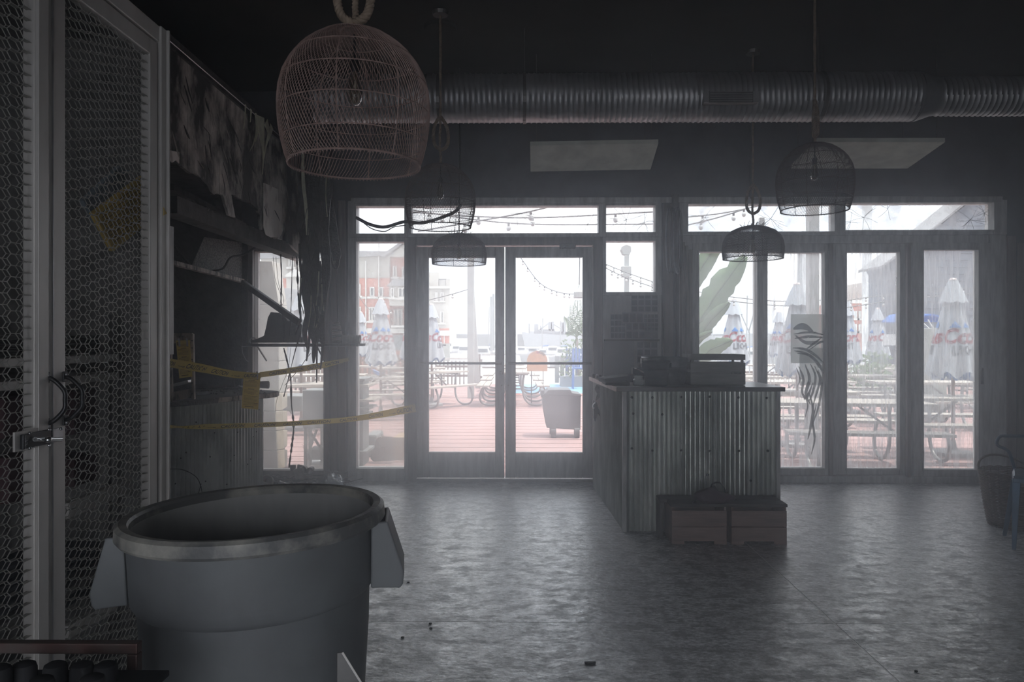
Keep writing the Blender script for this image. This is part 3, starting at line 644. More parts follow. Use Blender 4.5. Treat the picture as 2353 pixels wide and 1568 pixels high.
def notice(corners, Y, lab, tw=0):
    t = thing('notice', lab, 'notice', tuple(at(*corners[0], Y)))
    c = [at(*p, Y) for p in corners]; MB().prism(c, (0, .002, 0)).build('sheet', M['tag_yellow'], t)
    def uv(u, v): return c[0].lerp(c[1], u).lerp(c[3].lerp(c[2], u), v) + Vector((0, -.0015, 0))
    ink = MB(); r2 = random.Random(4)
    for k in range(24):
        v = .10 + .034*k
        if k in (9, 15): continue
        u0, u1 = (.32, .68) if k in (3, 10, 14) else (.1, r2.uniform(.8, .92)); h = .008 if k not in (3, 10, 14) else .016
        u = u0
        while u < u1:
            e_ = min(u1, u + r2.uniform(.04, .13)); ink.add([uv(u, v), uv(e_, v), uv(e_, v + h), uv(u, v + h)], [(0,1,2,3)]); u = e_ + .012
    ink.add([uv(.2, .93), uv(.72, .93), uv(.72, .95), uv(.2, .95)], [(0,1,2,3)]); ink.add([uv(.06, .04), uv(.16, .04), uv(.16, .13), uv(.06, .13)], [(0,1,2,3)]); ink.add([uv(.72, .84), uv(.95, .83), uv(.95, .85), uv(.72, .86)], [(0,1,2,3)])
    ink.build('printed_lines', mat('faded_ink', (.30,.21,.05), .8), t)
    for u in (.22, .78):
        a = uv(u, -.05) + Vector((0, -.002, 0)); b = uv(u + .03, .16) + Vector((0, -.003, 0)); mb = MB(); ribbon(mb, [a, a.lerp(b, .5) + Vector((.004,-.004,0)), b], .014, (0,-1,0), .001, 3, False); mb.build('clear_tape', M['clear_tape'], t)
    return t
notice([(404, 783), (436, 782), (442, 866), (412, 870)], 5.66, 'yellow printed notice taped to the charred metal frame')
notice([(560, 857), (599, 858), (593, 942), (555, 938)], 6.22, 'yellow printed notice hanging from the upper caution tape')
# ---- caution tapes
def tape(pts, ws, lab, words_at, mark_at, tilt=0):
    t = thing('caution_tape', lab, 'tape', tuple(pts[0])); P = rope_pts(pts, 8); mb = MB(); ribbon(mb, P, ws, (0,-1,0), .0012, 0); mb.build('ribbon', M['yellow'], t)
    L_ = [0]
    for a, b in zip(P, P[1:]): L_.append(L_[-1] + (b-a).length)
    def place(s_, h):
        s_ = min(max(s_, 0), L_[-1]*.9999); j = max(i for i in range(len(L_)-1) if L_[i] <= s_); u = (s_-L_[j])/(L_[j+1]-L_[j])
        d = (P[j+1]-P[j]).normalized(); sd = -d.cross(Vector((0,-1,0))).normalized(); q = s_/L_[-1]*(len(ws)-1); a = int(min(q, len(ws)-2)); ww = ws[a] + (ws[a+1]-ws[a])*(q-a)
        if sd.z < 0: sd = -sd
        return P[j].lerp(P[j+1], u) + sd*h*ww + Vector((0, -.0014, 0))
    for body, lst in (('CAUTION', words_at), ('~~o', mark_at)):
        v, f = text_mesh(body, 1, .15, .012, 'LEFT'); w_ = max(p[0] for p in v)
        for s0, s1 in lst:
            vs = [place((s0 + (s1-s0)*p[0]/w_)*L_[-1], (p[1]*(.78 if body == 'CAUTION' else .4) - .30)) for p in v]
            MB().add(vs, f).build('lettering', M['ink'], t)
    return t
w1 = [(.02 + .118*k, .105 + .118*k) for k in range(8)]
tape([at(360,829,5.2), at(388,834,5.3), at(460,846,5.6), at(540,861,6.0), at(600,864,6.25)], [.05,.066,.07,.06,.045], 'upper yellow caution tape sagging from the post to its hanging notice',
     [(.04,.15), (.25,.44), (.50,.68), (.84,.97)], [(.18,.24), (.72,.80)])
tape([at(597,862,6.25), at(660,853,6.7), at(740,840,7.3), at(801,826,7.66)], [.045,.05,.06,.035], 'upper yellow caution tape rising from the hanging notice to the wall column', [(.10,.3), (.34,.5), (.55,.7), (.76,.9)], [])
tape([at(360,981,5.2), at(388,982,5.3), at(470,981,5.8), at(600,977,6.5), at(700,972,6.95), at(820,962,7.3), at(955,938,7.66)], [.04,.04,.045,.043,.045,.05,.085], 'lower yellow caution tape stretched across the bar front to the door frame',
     [(.00,.07), (.10,.20), (.27,.37), (.41,.50), (.53,.60), (.62,.70), (.73,.79), (.83,.88), (.93,.985)], [(.215,.25), (.90,.925)])
# ---- shelf across the left window with melted things on it
zs0 = at(0, 790, 7.35).z; x0, x1 = at(556, 0, 7.35).x, at(823, 0, 7.35).x
sh = thing('window_shelf', 'dark narrow shelf running across the left window', 'shelf', ((x0+x1)/2, 7.45, zs0))
MB().box(x0, x1, 7.35, 7.7, zs0 - .025, zs0).build('shelf_board', M['char'], sh, bevel=.003); MB().box(x0, x1, 7.344, 7.35, zs0 - .032, zs0 - .024).build('shelf_lip', M['steel'], sh)
for px in (600, 735): MB().bar((at(px,0,7.5).x, 7.66, zs0 - .18), (at(px,0,7.5).x, 7.4, zs0 - .03), .012, .012).build('bracket', M['steel_dark'], sh)
ZS = 7.42
rg = thing('melted_register', 'melted dark till with a curled base on the window shelf', 'till', tuple(at(630, 788, ZS)))
MB().prism([at(*q, ZS) for q in ((575,788),(578,782),(590,779),(606,772),(611,752),(615,730),(622,717),(640,719),(655,728),(661,738),(690,740),(694,788))], (0, .22, 0)).build('body', M['char'], rg, bevel=.006)
MB().tube(rope_pts([at(588,778,ZS), at(579,777,ZS), at(574,783,ZS), at(576,790,ZS)], 5), .006, 6).build('curled_edge', M['steel'], rg, smooth=True)
MB().prism([at(*q, ZS - .02) for q in ((664,738),(684,733),(694,748),(690,788),(664,788))], (0, .2, 0)).build('side_box', M['char_gloss'], rg, bevel=.004)
cs = thing('cup_stack', 'leaning stack of scorched paper cups on the window shelf', 'cups', tuple(at(778, 788, ZS)))
Rm = Matrix.Rotation(-.12, 3, 'Y'); base = at(777, 788, ZS + .05)
for k in range(11): MB().lathe([(.058 - .0018*k, k*.019), (.061 - .0018*k, k*.019 + .004), (.052 - .0018*k, k*.019 + .021)], 16, base, M=Rm, cap1=(k == 10)).build('cup', M['cup'] if k % 3 else M['char'], cs, smooth='auto')
ls = thing('lid_stack', 'row of thin cup lids lying on edge at the shelf end', 'lids', tuple(at(805, 788, ZS)))
for k in range(17): MB().lathe([(.045, -.0016), (.047, 0), (.045, .0016), (0, .0018)], 14, at(786 + 2.6*k, 780.5, ZS + .04), M=Matrix.Rotation(PI/2 + .1, 3, 'Y')).build('lid', M['cup'], ls)
# ---- hanging melted curtain
mc = thing('melted_curtain', 'long charred strips of melted sheeting hanging in front of the left window', 'melted sheeting', tuple(at(725, 300, 7.2)))
for pts, wd, m, Y in ((([(700,330),(704,430),(698,520),(706,600),(700,680),(712,750),(704,830)]), [.10,.13,.12,.13,.09,.05,.01], 'char_gloss', 7.25),
    (([(722,300),(726,420),(718,520),(724,620),(718,700),(722,770),(720,835)]), [.08,.12,.16,.12,.07,.09,.015], 'char', 7.2),
    (([(742,330),(748,440),(744,540),(750,620),(744,690),(738,750),(741,800),(736,850)]), [.06,.1,.12,.08,.05,.06,.04,.01], 'char_gloss', 7.15),
    (([(690,360),(694,450),(702,540),(712,610),(722,680),(716,740),(724,800)]), [.05,.08,.09,.07,.05,.04,.01], 'char', 7.3),
    (([(695,340),(697,420),(702,470),(706,540)]), [.02,.035,.03,.02], 'melt', 7.1),
    (([(758,420),(762,500),(770,560),(776,590),(772,615),(764,608),(760,580)]), [.06,.09,.09,.05,.03,.02,.01], 'char_gloss', 7.35),
    (([(735,600),(738,660),(730,720),(728,790),(727,880)]), [.02,.04,.05,.02,.01], 'char', 7.22),
    (([(705,640),(712,700),(700,760),(708,812)]), [.02,.06,.05,.01], 'char_gloss', 7.18),
    (([(688,560),(690,610),(692,650),(688,700),(692,740)]), [.02,.025,.012,.03,.008], 'char', 7.2)):
    drip(mc, [at(px, py, Y) for px, py in pts], wd, m, name='strip', th=.012)
for k in range(26):
    px = rs.uniform(692, 752); py = rs.uniform(380, 720); Y = rs.uniform(7.05, 7.2); l = rs.uniform(30, 110)
    MB().tube(rope_pts([at(px, py, Y), at(px + rs.uniform(-5,5), py + l*.5, Y), at(px + rs.uniform(-8,8), py + l, Y)], 4), rs.uniform(.002,.006), 4).build('melted_thread', M[rs.choice(['char_gloss','melt','steel_dark'])], mc)
# ---- thin wires and vines
def wire(pts, r, Y, lab, m='black_matt', name='hanging_wire', lump=0):
    mb = MB(); P = rope_pts([at(px, py, Y) for px, py in pts], 7); mb.tube(P, [r*(1 + lump*abs(noise.noise(p*30))) for p in P], 5)
    t = mb.build(name, M[m], None); tag(t, lab, 'wire', 'wires hanging by the left window'); return t
wire([(645,585),(647,640),(646,700),(652,740),(652,788)], .004, 7.3, 'knobbly black wire hanging in the middle of the left window', lump=3)
wire([(672,590),(670,660),(668,720),(664,780)], .003, 7.3, 'straight thin wire hanging left of the melted strips', lump=2)
wire([(682,590),(684,640),(686,690),(690,730),(678,770)], .004, 7.28, 'lumpy wire with a blob touching the melted strips', lump=4)
wire([(628,590),(632,640),(645,680),(640,700),(622,705)], .002, 7.35, 'fine looped wire near the left side of the left window')
wire([(634,590),(640,650),(652,690),(640,715)], .002, 7.36, 'fine curved wire beside the looped one in the left window')
wire([(690,770),(680,800),(665,860),(655,900),(652,912)], .003, 7.2, 'thin wire falling from the shelf to the lower left window', lump=3)
wire([(652,800),(660,830),(668,870),(670,930),(675,980),(670,1030),(664,1075)], .004, 7.15, 'long knotted wire reaching down to the debris on the floor', lump=4)
wire([(668,800),(662,850),(650,880),(636,920),(633,950)], .002, 7.25, 'faint bowed wire left of the knotted one')
wire([(714,812),(700,830),(686,850),(655,885)], .003, 7.1, 'slack wire crossing diagonally below the shelf')
wire([(556,795),(558,812),(566,828),(571,831)], .003, 7.2, 'pale curl of wire under the shelf end', 'steel')
wire([(818,500),(850,516),(885,522),(930,510),(975,512),(1040,490),(1060,470)], .016, 6.9, 'thick drooping black cable crossing the transom windows', name='hanging_cable')
wire([(830,508),(855,526),(884,532),(905,522),(932,518)], .005, 6.9, 'thin slack cord under the thick drooping cable')
wire([(388,1078),(420,1080),(450,1096),(462,1120),(466,1150)], .003, 5.75, 'thin black cable looping in front of the corrugated bar front')
wire([(462,1112),(455,1135),(440,1150),(430,1170)], .003, 5.74, 'short cable end falling beside the looping cable at the bar')
# ---- debris heap under the left window
def fl_(px, py): return atz(px, py, 0)
def dcup(px, py, Y, r, lab, M_=None, m='cup', h=.09):
    c = at(px, py, Y); t = MB().lathe([(0, 0), (r*.72, 0), (r, h), (r*.9, h), (r*.66, .008), (0, .008)], 14, c, M=M_).build('paper_cup', M[m], None, smooth='auto'); tag(t, lab, 'cup', 'cups in the debris'); return t
RY = lambda a: Matrix.Rotation(a, 3, 'Y'); RX = lambda a: Matrix.Rotation(a, 3, 'X')
dcup(673, 1082, 7.62, .034, 'sooty cup upright on the sill of the left window, leftmost', None, 'steel_dark', .055)
dcup(687, 1082, 7.62, .034, 'sooty cup on the sill next to the leftmost one', RY(.3), 'steel_dark', .055)
dcup(701, 1076, 7.58, .038, 'round sooty cup mouth facing the room on the sill', RX(PI/2), 'steel_dark')
dcup(717, 1077, 7.58, .036, 'rightmost round cup on the sill of the left window', RX(PI/2 + .1), 'steel_dark')
dcup(620, 1106, 7.3, .060, 'pale dented cup lying in the debris pile, leftmost', RX(PI/2 - .2))
dcup(640, 1112, 7.2, .045, 'cup with ridged rim lying on its side in the debris pile', RY(PI/2 + .4), 'steel_dark', .14)
dcup(688, 1102, 7.45, .055, 'upturned grey cup behind the straws in the debris pile', RX(.2), 'cup', .10)
dcup(735, 1108, 7.3, .060, 'dark crumpled cup at the right of the debris pile', RY(PI/2 - .3), 'char', .13)
fo = MB(); c = at(764, 1102, 7.25)
for k in range(9): fo.ball(c + Vector((rs.uniform(-.06,.07), rs.uniform(-.04,.04), rs.uniform(-.04,.02))), rs.uniform(.03,.05), 6, 4, (1.3, .8, .7), Matrix.Rotation(rs.uniform(0,3), 3, 'Y'))
tag(fo.build('foil_wad', M['foil'], None), 'crumpled silver foil at the right end of the debris pile', 'foil')
fo = MB(); c = at(583, 1120, 7.0)
for k in range(6): fo.ball(c + Vector((rs.uniform(-.04,.04), rs.uniform(-.04,.04), rs.uniform(0,.03))), rs.uniform(.02,.035), 6, 4, (1.3, .8, .7))
tag(fo.build('foil_wad', M['foil'], None), 'small crumpled foil ball at the left end of the debris pile', 'foil')
for k in range(46):
    px = rs.uniform(590, 760); a = fl_(px, rs.uniform(1108, 1128)); an = rs.uniform(-.5, .5) + (PI if rs.random() < .3 else 0); l = rs.uniform(.12, .34); z0 = rs.uniform(.006, .09)
    t = MB().tube([a + Vector((0, 0, z0)), a + Vector((math.cos(an)*l*.5, math.sin(an)*l*.3, z0 + .02)), a + Vector((math.cos(an)*l, math.sin(an)*l*.5, rs.uniform(.006, .12)))], .004, 5).build('drinking_straw', M[rs.choice(['char','cup','steel_dark'])], None)
    tag(t, 'scorched straw in the tangled heap under the left window', 'straw', 'straws in the debris heap')
for k in range(4):
    a = at(576 + 5*k, 1093 + 3*k, 7.15); b = at(625 + 6*k, 1122, 6.95); t = MB().tube([a, b], .004, 5).build('drinking_straw', M['cup'], None)
    tag(t, 'long straw sticking up left of the debris heap', 'straw', 'straws fanned beside the bar')
ash = MB()
for k in range(220):
    p = fl_(rs.uniform(560, 790), rs.uniform(1106, 1135)); ash.ball(p + Vector((0, 0, .01)), rs.uniform(.008, .035), 5, 3, (1, 1.2, .7))
tag(ash.build('floor_ash', M['char'], None), 'heap of ash and burnt scraps on the floor under the left window', 'ash', kind='stuff')
# ================================================================= CAGE
CXX = -1.55
def cp(px, py, x=CXX): return atx(px, py, x)
def cy(px): return cp(px, 778).y
cg = thing('storage_cage', 'tall metal storage cage with expanded mesh doors at the left edge', 'cage', (CXX - .6, 2.4, 0))
ZT = 2.84
MB().box(CXX - .07, CXX + .01, cy(366), cy(386), 0, ZT).box(CXX - .07, CXX + .022, cy(377), cy(380), 0, ZT).build('corner_post', M['cage'], cg, bevel=.004)
MB().box(CXX - .07, CXX, .5, cy(386), ZT - .07, ZT).build('top_rail', M['cage'], cg, bevel=.004)
MB().box(-2.75, CXX - .02, cy(386) - .03, cy(386), 0, ZT).build('side_panel', M['steel_dark'], cg)  # solid dark panel added so the space behind the mesh stays dark
MB().box(-2.78, -2.75, .5, cy(386), 0, ZT).build('back_panel', M['steel_dark'], cg)  # likewise added to darken the cage interior
MB().box(-2.78, CXX - .02, .5, cy(386), ZT - .03, ZT - .01).build('roof_panel', M['steel_dark'], cg)
def hexmesh(y0, y1, z0, z1, a, b, x, dep=.013, th=.0022, split=.35, back=0):
    """expanded-metal cells: a = long way (along y), b = short way (z)"""
    mb = MB(); fl_w = a*split; dg = (a/2 - fl_w)
    ny = int((y1-y0)/(a/2)) + 2; nz_ = int((z1-z0)/b) + 2
    def seg(p, q):
        (ya, za), (yb, zb) = p, q
        if max(ya, yb) > y1 + .01 or min(ya, yb) < y0 - .01 or max(za, zb) > z1 + .01 or min(za, zb) < z0 - .01: return
        d = Vector((0, yb-ya, zb-za)).normalized(); n = Vector((0, -d.z, d.y))*th/2
        A, B = Vector((x, ya, za)), Vector((x, yb, zb)); D = Vector((-dep, 0, 0))
        mb.add([A+n, A-n, A-n+D, A+n+D, B+n, B-n, B-n+D, B+n+D], [(0,1,5,4),(1,2,6,5),(2,3,7,6),(3,0,4,7)])
        if back:                                     # the strands of expanded metal stand edge-on: a rear edge and a bridge at every bond
            E = Vector((-back, 0, 0)); mb.add([A+n+E, A-n+E, A-n+D+E, A+n+D+E, B+n+E, B-n+E, B-n+D+E, B+n+D+E], [(0,1,5,4),(1,2,6,5),(2,3,7,6),(3,0,4,7)])
            if abs(za - zb) < 1e-6: mb.add([A, A+E, B+E, B], [(0,1,2,3)])
    for i in range(ny):
        for j in range(nz_):
            yc = y0 + i*a/2; zc = z0 + j*b + (b/2 if i % 2 else 0)
            seg((yc, zc), (yc + fl_w, zc)); seg((yc + fl_w, zc), (yc + a/2, zc + b/2)); seg((yc + fl_w, zc), (yc + a/2, zc - b/2))
    return mb
def cdoor(p0, p1, s0, s1):
    y0, y1 = cy(p0), cy(p1); d = MB(); d.frame(0, 1, 0, 1, .1, .9, .1, .9, 0, 1); d = MB()
    ya, yb = cy(s0), cy(s1)
    d.box(CXX - .04, CXX, y0, ya, .02, ZT - .08); d.box(CXX - .04, CXX, yb, y1, .02, ZT - .08)
    d.box(CXX - .04, CXX, ya, yb, .02, .10); d.box(CXX - .04, CXX, ya, yb, ZT - .15, ZT - .08)
    o = d.build('mesh_door', M['cage'], cg, bevel=.004)
    hexmesh(ya - .01, yb + .01, .08, ZT - .13, .12, .035, CXX - .010, .0026, .0018, .35, .015).build('wire_mesh', M['cage_mesh'], o)
    return o
dl = cdoor(-700, 119, -640, 80); dr = cdoor(120.6, 362, 151, 345)
# proud edge flats catching the light
MB().box(CXX - .001, CXX + .012, cy(81), cy(104), .02, ZT - .1).build('edge_flat', M['cage'], dl, bevel=.002)
MB().box(CXX + .0005, CXX + .006, cy(118.4), cy(119.4), .02, ZT - .1).build('edge_bead', M['steel'], dl)
def pull(px, y0, y1, par):
    a, b = cp(px, y0, CXX + .008), cp(px, y1, CXX + .008); r = .006; off = Vector((.045, .012, 0))
    MB().tube(rope_pts([a, a + Vector((.02, .004, -.012)), a + off + Vector((0,0,-.045)), (a+b)/2 + off*1.05, b + off + Vector((0,0,.045)), b + Vector((.02, .004, .012)), b], 6), .0075, 8).build('handle', M['black'], par, smooth=True)
    for q in (a, b):
        MB().obox(q + Vector((-.004,0,0)), (.006, .024, .036)).build('handle_foot', M['black'], par, bevel=.005)
        MB().ball(q + Vector((.002, -.002, .008 if q is a else -.008)), .006, 8, 5).build('screw_head', M['steel'], par, smooth=True)
pull(111, 868, 974, dl); pull(152, 866, 966, dr)
lt = thing('bolt_latch', None, None, tuple(cp(70, 1010))); lt.parent = cg; lt.location = Vector(cp(70, 1010)) - WPOS[cg.name]; WPOS[lt.name] = Vector(cp(70, 1010))
def lb(px0, px1, py0, py1, x0, x1, nm, m, bv=.001):
    a, b = cp(px0, py1, CXX + x1), cp(px1, py0, CXX + x1); return MB().box(CXX + x0, CXX + x1, a.y, b.y, a.z, b.z).build(nm, M[m], lt, bevel=bv)
lb(34, 100, 982, 1040, .003, .010, 'mount_plate', 'cage'); lb(54, 118, 987, 1034, .010, .022, 'lock_body', 'black', .003)
lb(122, 146, 982, 1018, .004, .012, 'keeper', 'steel', .002)
a, b = cp(80, 1010, CXX + .034), cp(140, 1010, CXX + .030); MB().tube([a, b], .0075, 10).build('bolt', M['chrome'], lt, smooth='auto')
MB().ball(cp(111, 1011, CXX + .05), .011, 12, 8).build('bolt_knob', M['chrome'], lt, smooth=True)
for px, py in ((68, 996), (113, 988), (68, 1030), (113, 1024), (140, 986), (138, 1010)):
    MB().ball(cp(px, py, CXX + .022), .0055, 8, 5).build('screw_head', M['chrome'], lt, smooth=True)
v, f = text_mesh('LT', .016, 0, .0003, 'CENTER'); c = cp(63, 1016, CXX + .0225)
MB().add([(c.x, c.y - p[1], c.z + p[0]) for p in v], f).build('printed_mark', M['clear_tape'], lt)
for k in range(12):
    MB().box(CXX + .0222, CXX + .0226, cp(57,1010,CXX+.022).y, cp(60,1010,CXX+.022).y, c.z - .022 + k*.0037, c.z - .022 + k*.0037 + (.0012 if k % 3 else .002)).build('printed_bar', M['clear_tape'], lt)
# inner mesh partition and contents
ip = thing('inner_mesh_panel', 'finer wire mesh partition standing deep inside the cage', 'mesh panel', (-2.3, 2.6, 0))
hexmesh(1.6, 3.18, 1.1, 2.75, .075, .05, -2.3, .006, .003).build('wire_mesh', M['cage'], ip)
MB().box(-2.33, -2.28, 1.55, 1.6, 0, 2.8).box(-2.33, -2.28, 3.17, 3.21, 0, 2.8).box(-2.33, -2.28, 1.6, 3.17, 1.05, 1.1).build('panel_frame', M['cage'], ip)
MB().box(-2.0, -1.96, cp(322, 0, -1.9).y, cp(340, 0, -1.9).y, 0, ZT - .04).build('inner_post', M['cage'], cg)
sf = thing('cage_shelving', 'dark steel shelving inside the storage cage', 'shelving', (-2.0, 2.6, 0))
for z, nm in ((cp(200, 815, -1.8).z, 'shelf_board'), (cp(200, 858, -1.8).z, 'shelf_board'), (.55, 'shelf_board'), (.18, 'shelf_board')):
    MB().box(-2.25, -1.72, .9, 3.15, z - .03, z).build(nm, M['cage'] if z > .8 else M['steel_dark'], sf, bevel=.003)
for y in (.92, 3.1):
    for x in (-2.23, -1.75): MB().box(x - .015, x + .015, y - .015, y + .015, 0, 1.6).build('upright', M['steel_dark'], sf)
def bundle(px0, px1, py0, py1, x, n, lab, m='cloth_grey', name='folded_linens'):
    t = thing(name, lab, 'linens', tuple(cp((px0+px1)/2, py1, x))); z0, z1 = cp(px0, py1, x).z, cp(px0, py0, x).z; y0, y1 = cp(px0, 0, x).y, cp(px1, 0, x).y; h = (z1-z0)/n
    for k in range(n):
        o = rs.uniform(-.012, .012); MB().box(x - .3, x + o, y0 + rs.uniform(0,.02), y1 - rs.uniform(0,.02), z0 + k*h + .002, z0 + (k+1)*h - .001).build('folded_cloth', M[m], t, bevel=h*.3)
bundle(-60, 135, 772, 812, -1.78, 7, 'stack of folded grey cloths on the upper cage shelf', name='folded_linens')
bundle(150, 240, 770, 812, -1.80, 5, 'short stack of cloths beside the upper cage post')
bundle(150, 262, 1292, 1400, -1.80, 8, 'tall stack of dark cloths low in the cage', 'cloth_dark')
bundle(-40, 75, 1330, 1440, -1.74, 9, 'dark striped cloth stack behind the left cage door', 'cloth_dark')
for px0, px1, py0, py1, lab in ((10, 70, 910, 1010, 'dark red box behind the handle side of the left cage door'), (20, 75, 1040, 1160, 'dark red crate low behind the left cage door'), (170, 300, 885, 1000, 'dark red carton in the middle of the right cage door'), (170, 260, 1030, 1120, 'dark red carton on the lower cage shelf')):
    a, b = cp(px0, py1, -1.85), cp(px1, py0, -1.85); t = MB().box(-2.15, -1.85, a.y, b.y, a.z, b.z).build('storage_box', M['red_dark'], None, bevel=.004); tag(t, lab, 'box')
a, b = cp(150, 1175, -1.7), cp(345, 1095, -1.7); t = MB().bar(a, b, .03, .06).build('slanting_pole', M['cage'], None, bevel=.004); tag(t, 'grey flat bar slanting upward inside the lower cage', 'bar')
a, b = cp(150, 1455, -1.66), cp(262, 1390, -1.66); t = MB().bar(a, b, .03, .05).build('slanting_pole', M['cage'], None, bevel=.004); tag(t, 'short grey bar slanting at the foot of the cage', 'bar')
# tilted sample boards hanging in the cage
def bd(corners, x, m, nm, lab):
    t = thing(nm, lab, 'board', tuple(cp(*corners[0], x))); MB().prism([cp(*c, x) for c in corners], (-.02, 0, 0)).build('board', M[m], t, bevel=.002)
    c = [cp(*q, x + .002) for q in corners]
    for k in range(9):
        v = .1 + .09*k; a = c[0].lerp(c[3], v); b = c[1].lerp(c[2], v); MB().add([a.lerp(b, .08), a.lerp(b, .92), a.lerp(b, .92) + Vector((0,0,-.003)), a.lerp(b, .08) + Vector((0,0,-.003))], [(0,1,2,3)]).build('ruled_line', M['bench_dark'], t)
bd([(192,462),(275,382),(298,392),(250,560)], -1.66, 'bluegrey', 'tilted_card', 'blue-grey card tilted inside the right cage door')
bd([(215,490),(330,404),(332,520),(262,578)], -1.64, 'mustard', 'tilted_card', 'mustard yellow ruled card tilted inside the right cage door')
q = cp(375, 488, CXX + .025); t = MB().prism([q + Vector((0,0,.022)), q + Vector((0,0,-.014)), q + Vector((0,.03,.0))], (.002,0,0)).build('paper_corner', M['mustard'], None); tag(t, 'small torn yellow paper corner stuck on the cage post', 'paper scrap')
# ================================================================= FOREGROUND BIN
Yc = 1.95; c0 = at(612, 1172, Yc)
tc_ = thing('trash_barrel', 'large round grey plastic trash barrel standing in the left foreground', 'trash barrel', (c0.x, c0.y, 0))
zr = c0.z; R_ = .331
def bl(prof, nm, m, **k): return MB().lathe(prof, 64, (c0.x, c0.y, 0), **k).build(nm, m, tc_, smooth='auto')
bl([(R_ - .03, zr - .004), (R_ - .026, zr + .004), (R_ - .008, zr + .006), (R_ + .002, zr - .002), (R_ + .004, zr - .028), (R_ - .002, zr - .036), (R_ - .02, zr - .038), (R_ - .03, zr - .03), (R_ - .03, zr - .004)], 'rim', M['plastic_rim'])
bl([(R_ - .022, zr - .036), (R_ - .026, zr - .17), (R_ - .028, zr - .192), (R_ - .036, zr - .205), (R_ - .042, zr - .208), (R_ - .046, zr - .3), (.245, .24), (.235, .20), (0, .20)], 'body', M['plastic_grey'])
bl([(R_ - .029, zr - .004), (R_ - .045, zr - .25), (.24, .26), (0, .25)], 'lit_inside', M['lit_inside'])
for sgn in (-1, 1):
    # hollow wedge handle below the rim
    prof = [(R_ - .03, -.03), (R_ + .012, -.03), (R_ + .052, -.165), (R_ + .048, -.195), (R_ + .04, -.205), (R_ - .035, -.20)]
    for y0 in (-.085, .07):
        MB().prism([(c0.x + sgn*x, c0.y + y0, zr + z) for x, z in prof], (0, .014, 0)).build('handle_side', M['plastic_grey'], tc_, bevel=.004)
    pts = [(c0.x + sgn*x, zr + z) for x, z in prof[1:5]]
    mb = MB()
    for (xa, za), (xb, zb) in zip(pts, pts[1:]): mb.add([(xa, c0.y - .085, za), (xa, c0.y + .084, za), (xb, c0.y + .084, zb), (xb, c0.y - .085, zb), (xa - sgn*.008, c0.y - .085, za), (xa - sgn*.008, c0.y + .084, za), (xb - sgn*.008, c0.y + .084, zb), (xb - sgn*.008, c0.y - .085, zb)], [(0,1,2,3),(7,6,5,4),(0,4,5,1),(2,6,7,3),(0,3,7,4),(1,5,6,2)])
    mb.build('handle_grip', M['plastic_grey'], tc_, bevel=.003)
dz = MB().lathe([(0, .13), (.26, .13), (.26, .195), (.20, .195), (0, .17)], 32, (c0.x, c0.y, 0))
for k in range(5):
    a = 2*PI*k/5; x, y = c0.x + .2*math.cos(a), c0.y + .2*math.sin(a); dz.lathe([(0, -.012), (.035, -.012), (.035, .012), (0, .012)], 14, (x, y, .036), M=Matrix.Rotation(PI/2, 3, 'X')); dz.box(x - .01, x + .01, y - .02, y + .02, .04, .135)
dz.build('dolly', M['black_matt'], tc_, smooth='auto')
tc_.rotation_euler = (0, math.radians(-1.4), math.radians(9)); tc_.location.x += .0
# ================================================================= RACK WITH BOTTLES
Yr = 1.5
rk = thing('bottle_rack', 'rusty square-tube rack with a shelf of dark bottles at the lower left', 'rack', tuple(at(150, 1487, Yr)[0:2]) + (0,))
zb = at(150, 1487, Yr).z; xr = at(309, 1487, Yr).x; xl = -2.0 + .6
def rb(a, b, nm='rack_rail', w_=.022): return MB().bar(a, b, w_, w_, (0,0,1) if abs(a[2]-b[2]) < .1 else (0,1,0)).build(nm, M['rust_steel'], rk, bevel=.003)
M['rust_steel'] = mat('rust_steel', (.13,.11,.10), .45, .4, col2=(.12,.05,.04), scale=7, bump=.15)
rb((xl, Yr, zb - .0), (xr + .011, Yr, zb))
for x in (xl, xr):
    rb((x, Yr, 0), (x, Yr, zb - .011), 'rack_leg'); rb((x, 1.18, 0), (x, 1.18, zb - .282), 'rack_leg')
zsh = zb - .27
MB().box(xl, xr + .03, 1.17, Yr + .01, zsh - .012, zsh).build('rack_shelf', M['rust_steel'], rk, bevel=.002)
MB().box(xl, at(372, 1552, 1.44).x, 1.42, 1.47, at(200, 1556, 1.44).z - .01, at(200, 1556, 1.44).z).build('lower_rail', M['black_matt'], rk)
bm = mat('dark_bottle', (.03,.033,.025), .18, spec=.7)
names = ['leftmost dark bottle with a wide cap on the rack', 'dark bottle with a wide cap, second from the rack end at the left', 'dark bottle in front of the pale cage stile on the rack', 'dark round-capped bottle third from the rack leg', 'dark round-capped bottle nearest the rack leg', 'low dark bottle cap in the front row of the rack', 'dark bottle cap in the front row beneath the rightmost bottles']
for k, (px, py, Y) in enumerate(((-2, 1530, 1.36), (56, 1522, 1.4), (127, 1523, 1.4), (188, 1523, 1.42), (243, 1523, 1.42), (95, 1556, 1.3), (212, 1552, 1.3))):
    p = at(px, py, Y); hh = p.z - zsh
    b = thing('bottle', names[k], 'bottle', (p.x, p.y, zsh), 'dark bottles on the rack')
    MB().lathe([(0, 0), (.026, 0), (.027, .006), (.027, hh*.62), (.022, hh*.78), (.017, hh*.86), (.017, hh*.9)], 20, (p.x, p.y, zsh)).build('glass', bm, b, smooth='auto')
    MB().lathe([(.020, hh*.87), (.0215, hh*.88), (.0215, hh - .012), (.019, hh - .004), (.012, hh), (0, hh)], 20, (p.x, p.y, zsh)).build('cap', M['black_matt'], b, smooth='auto')
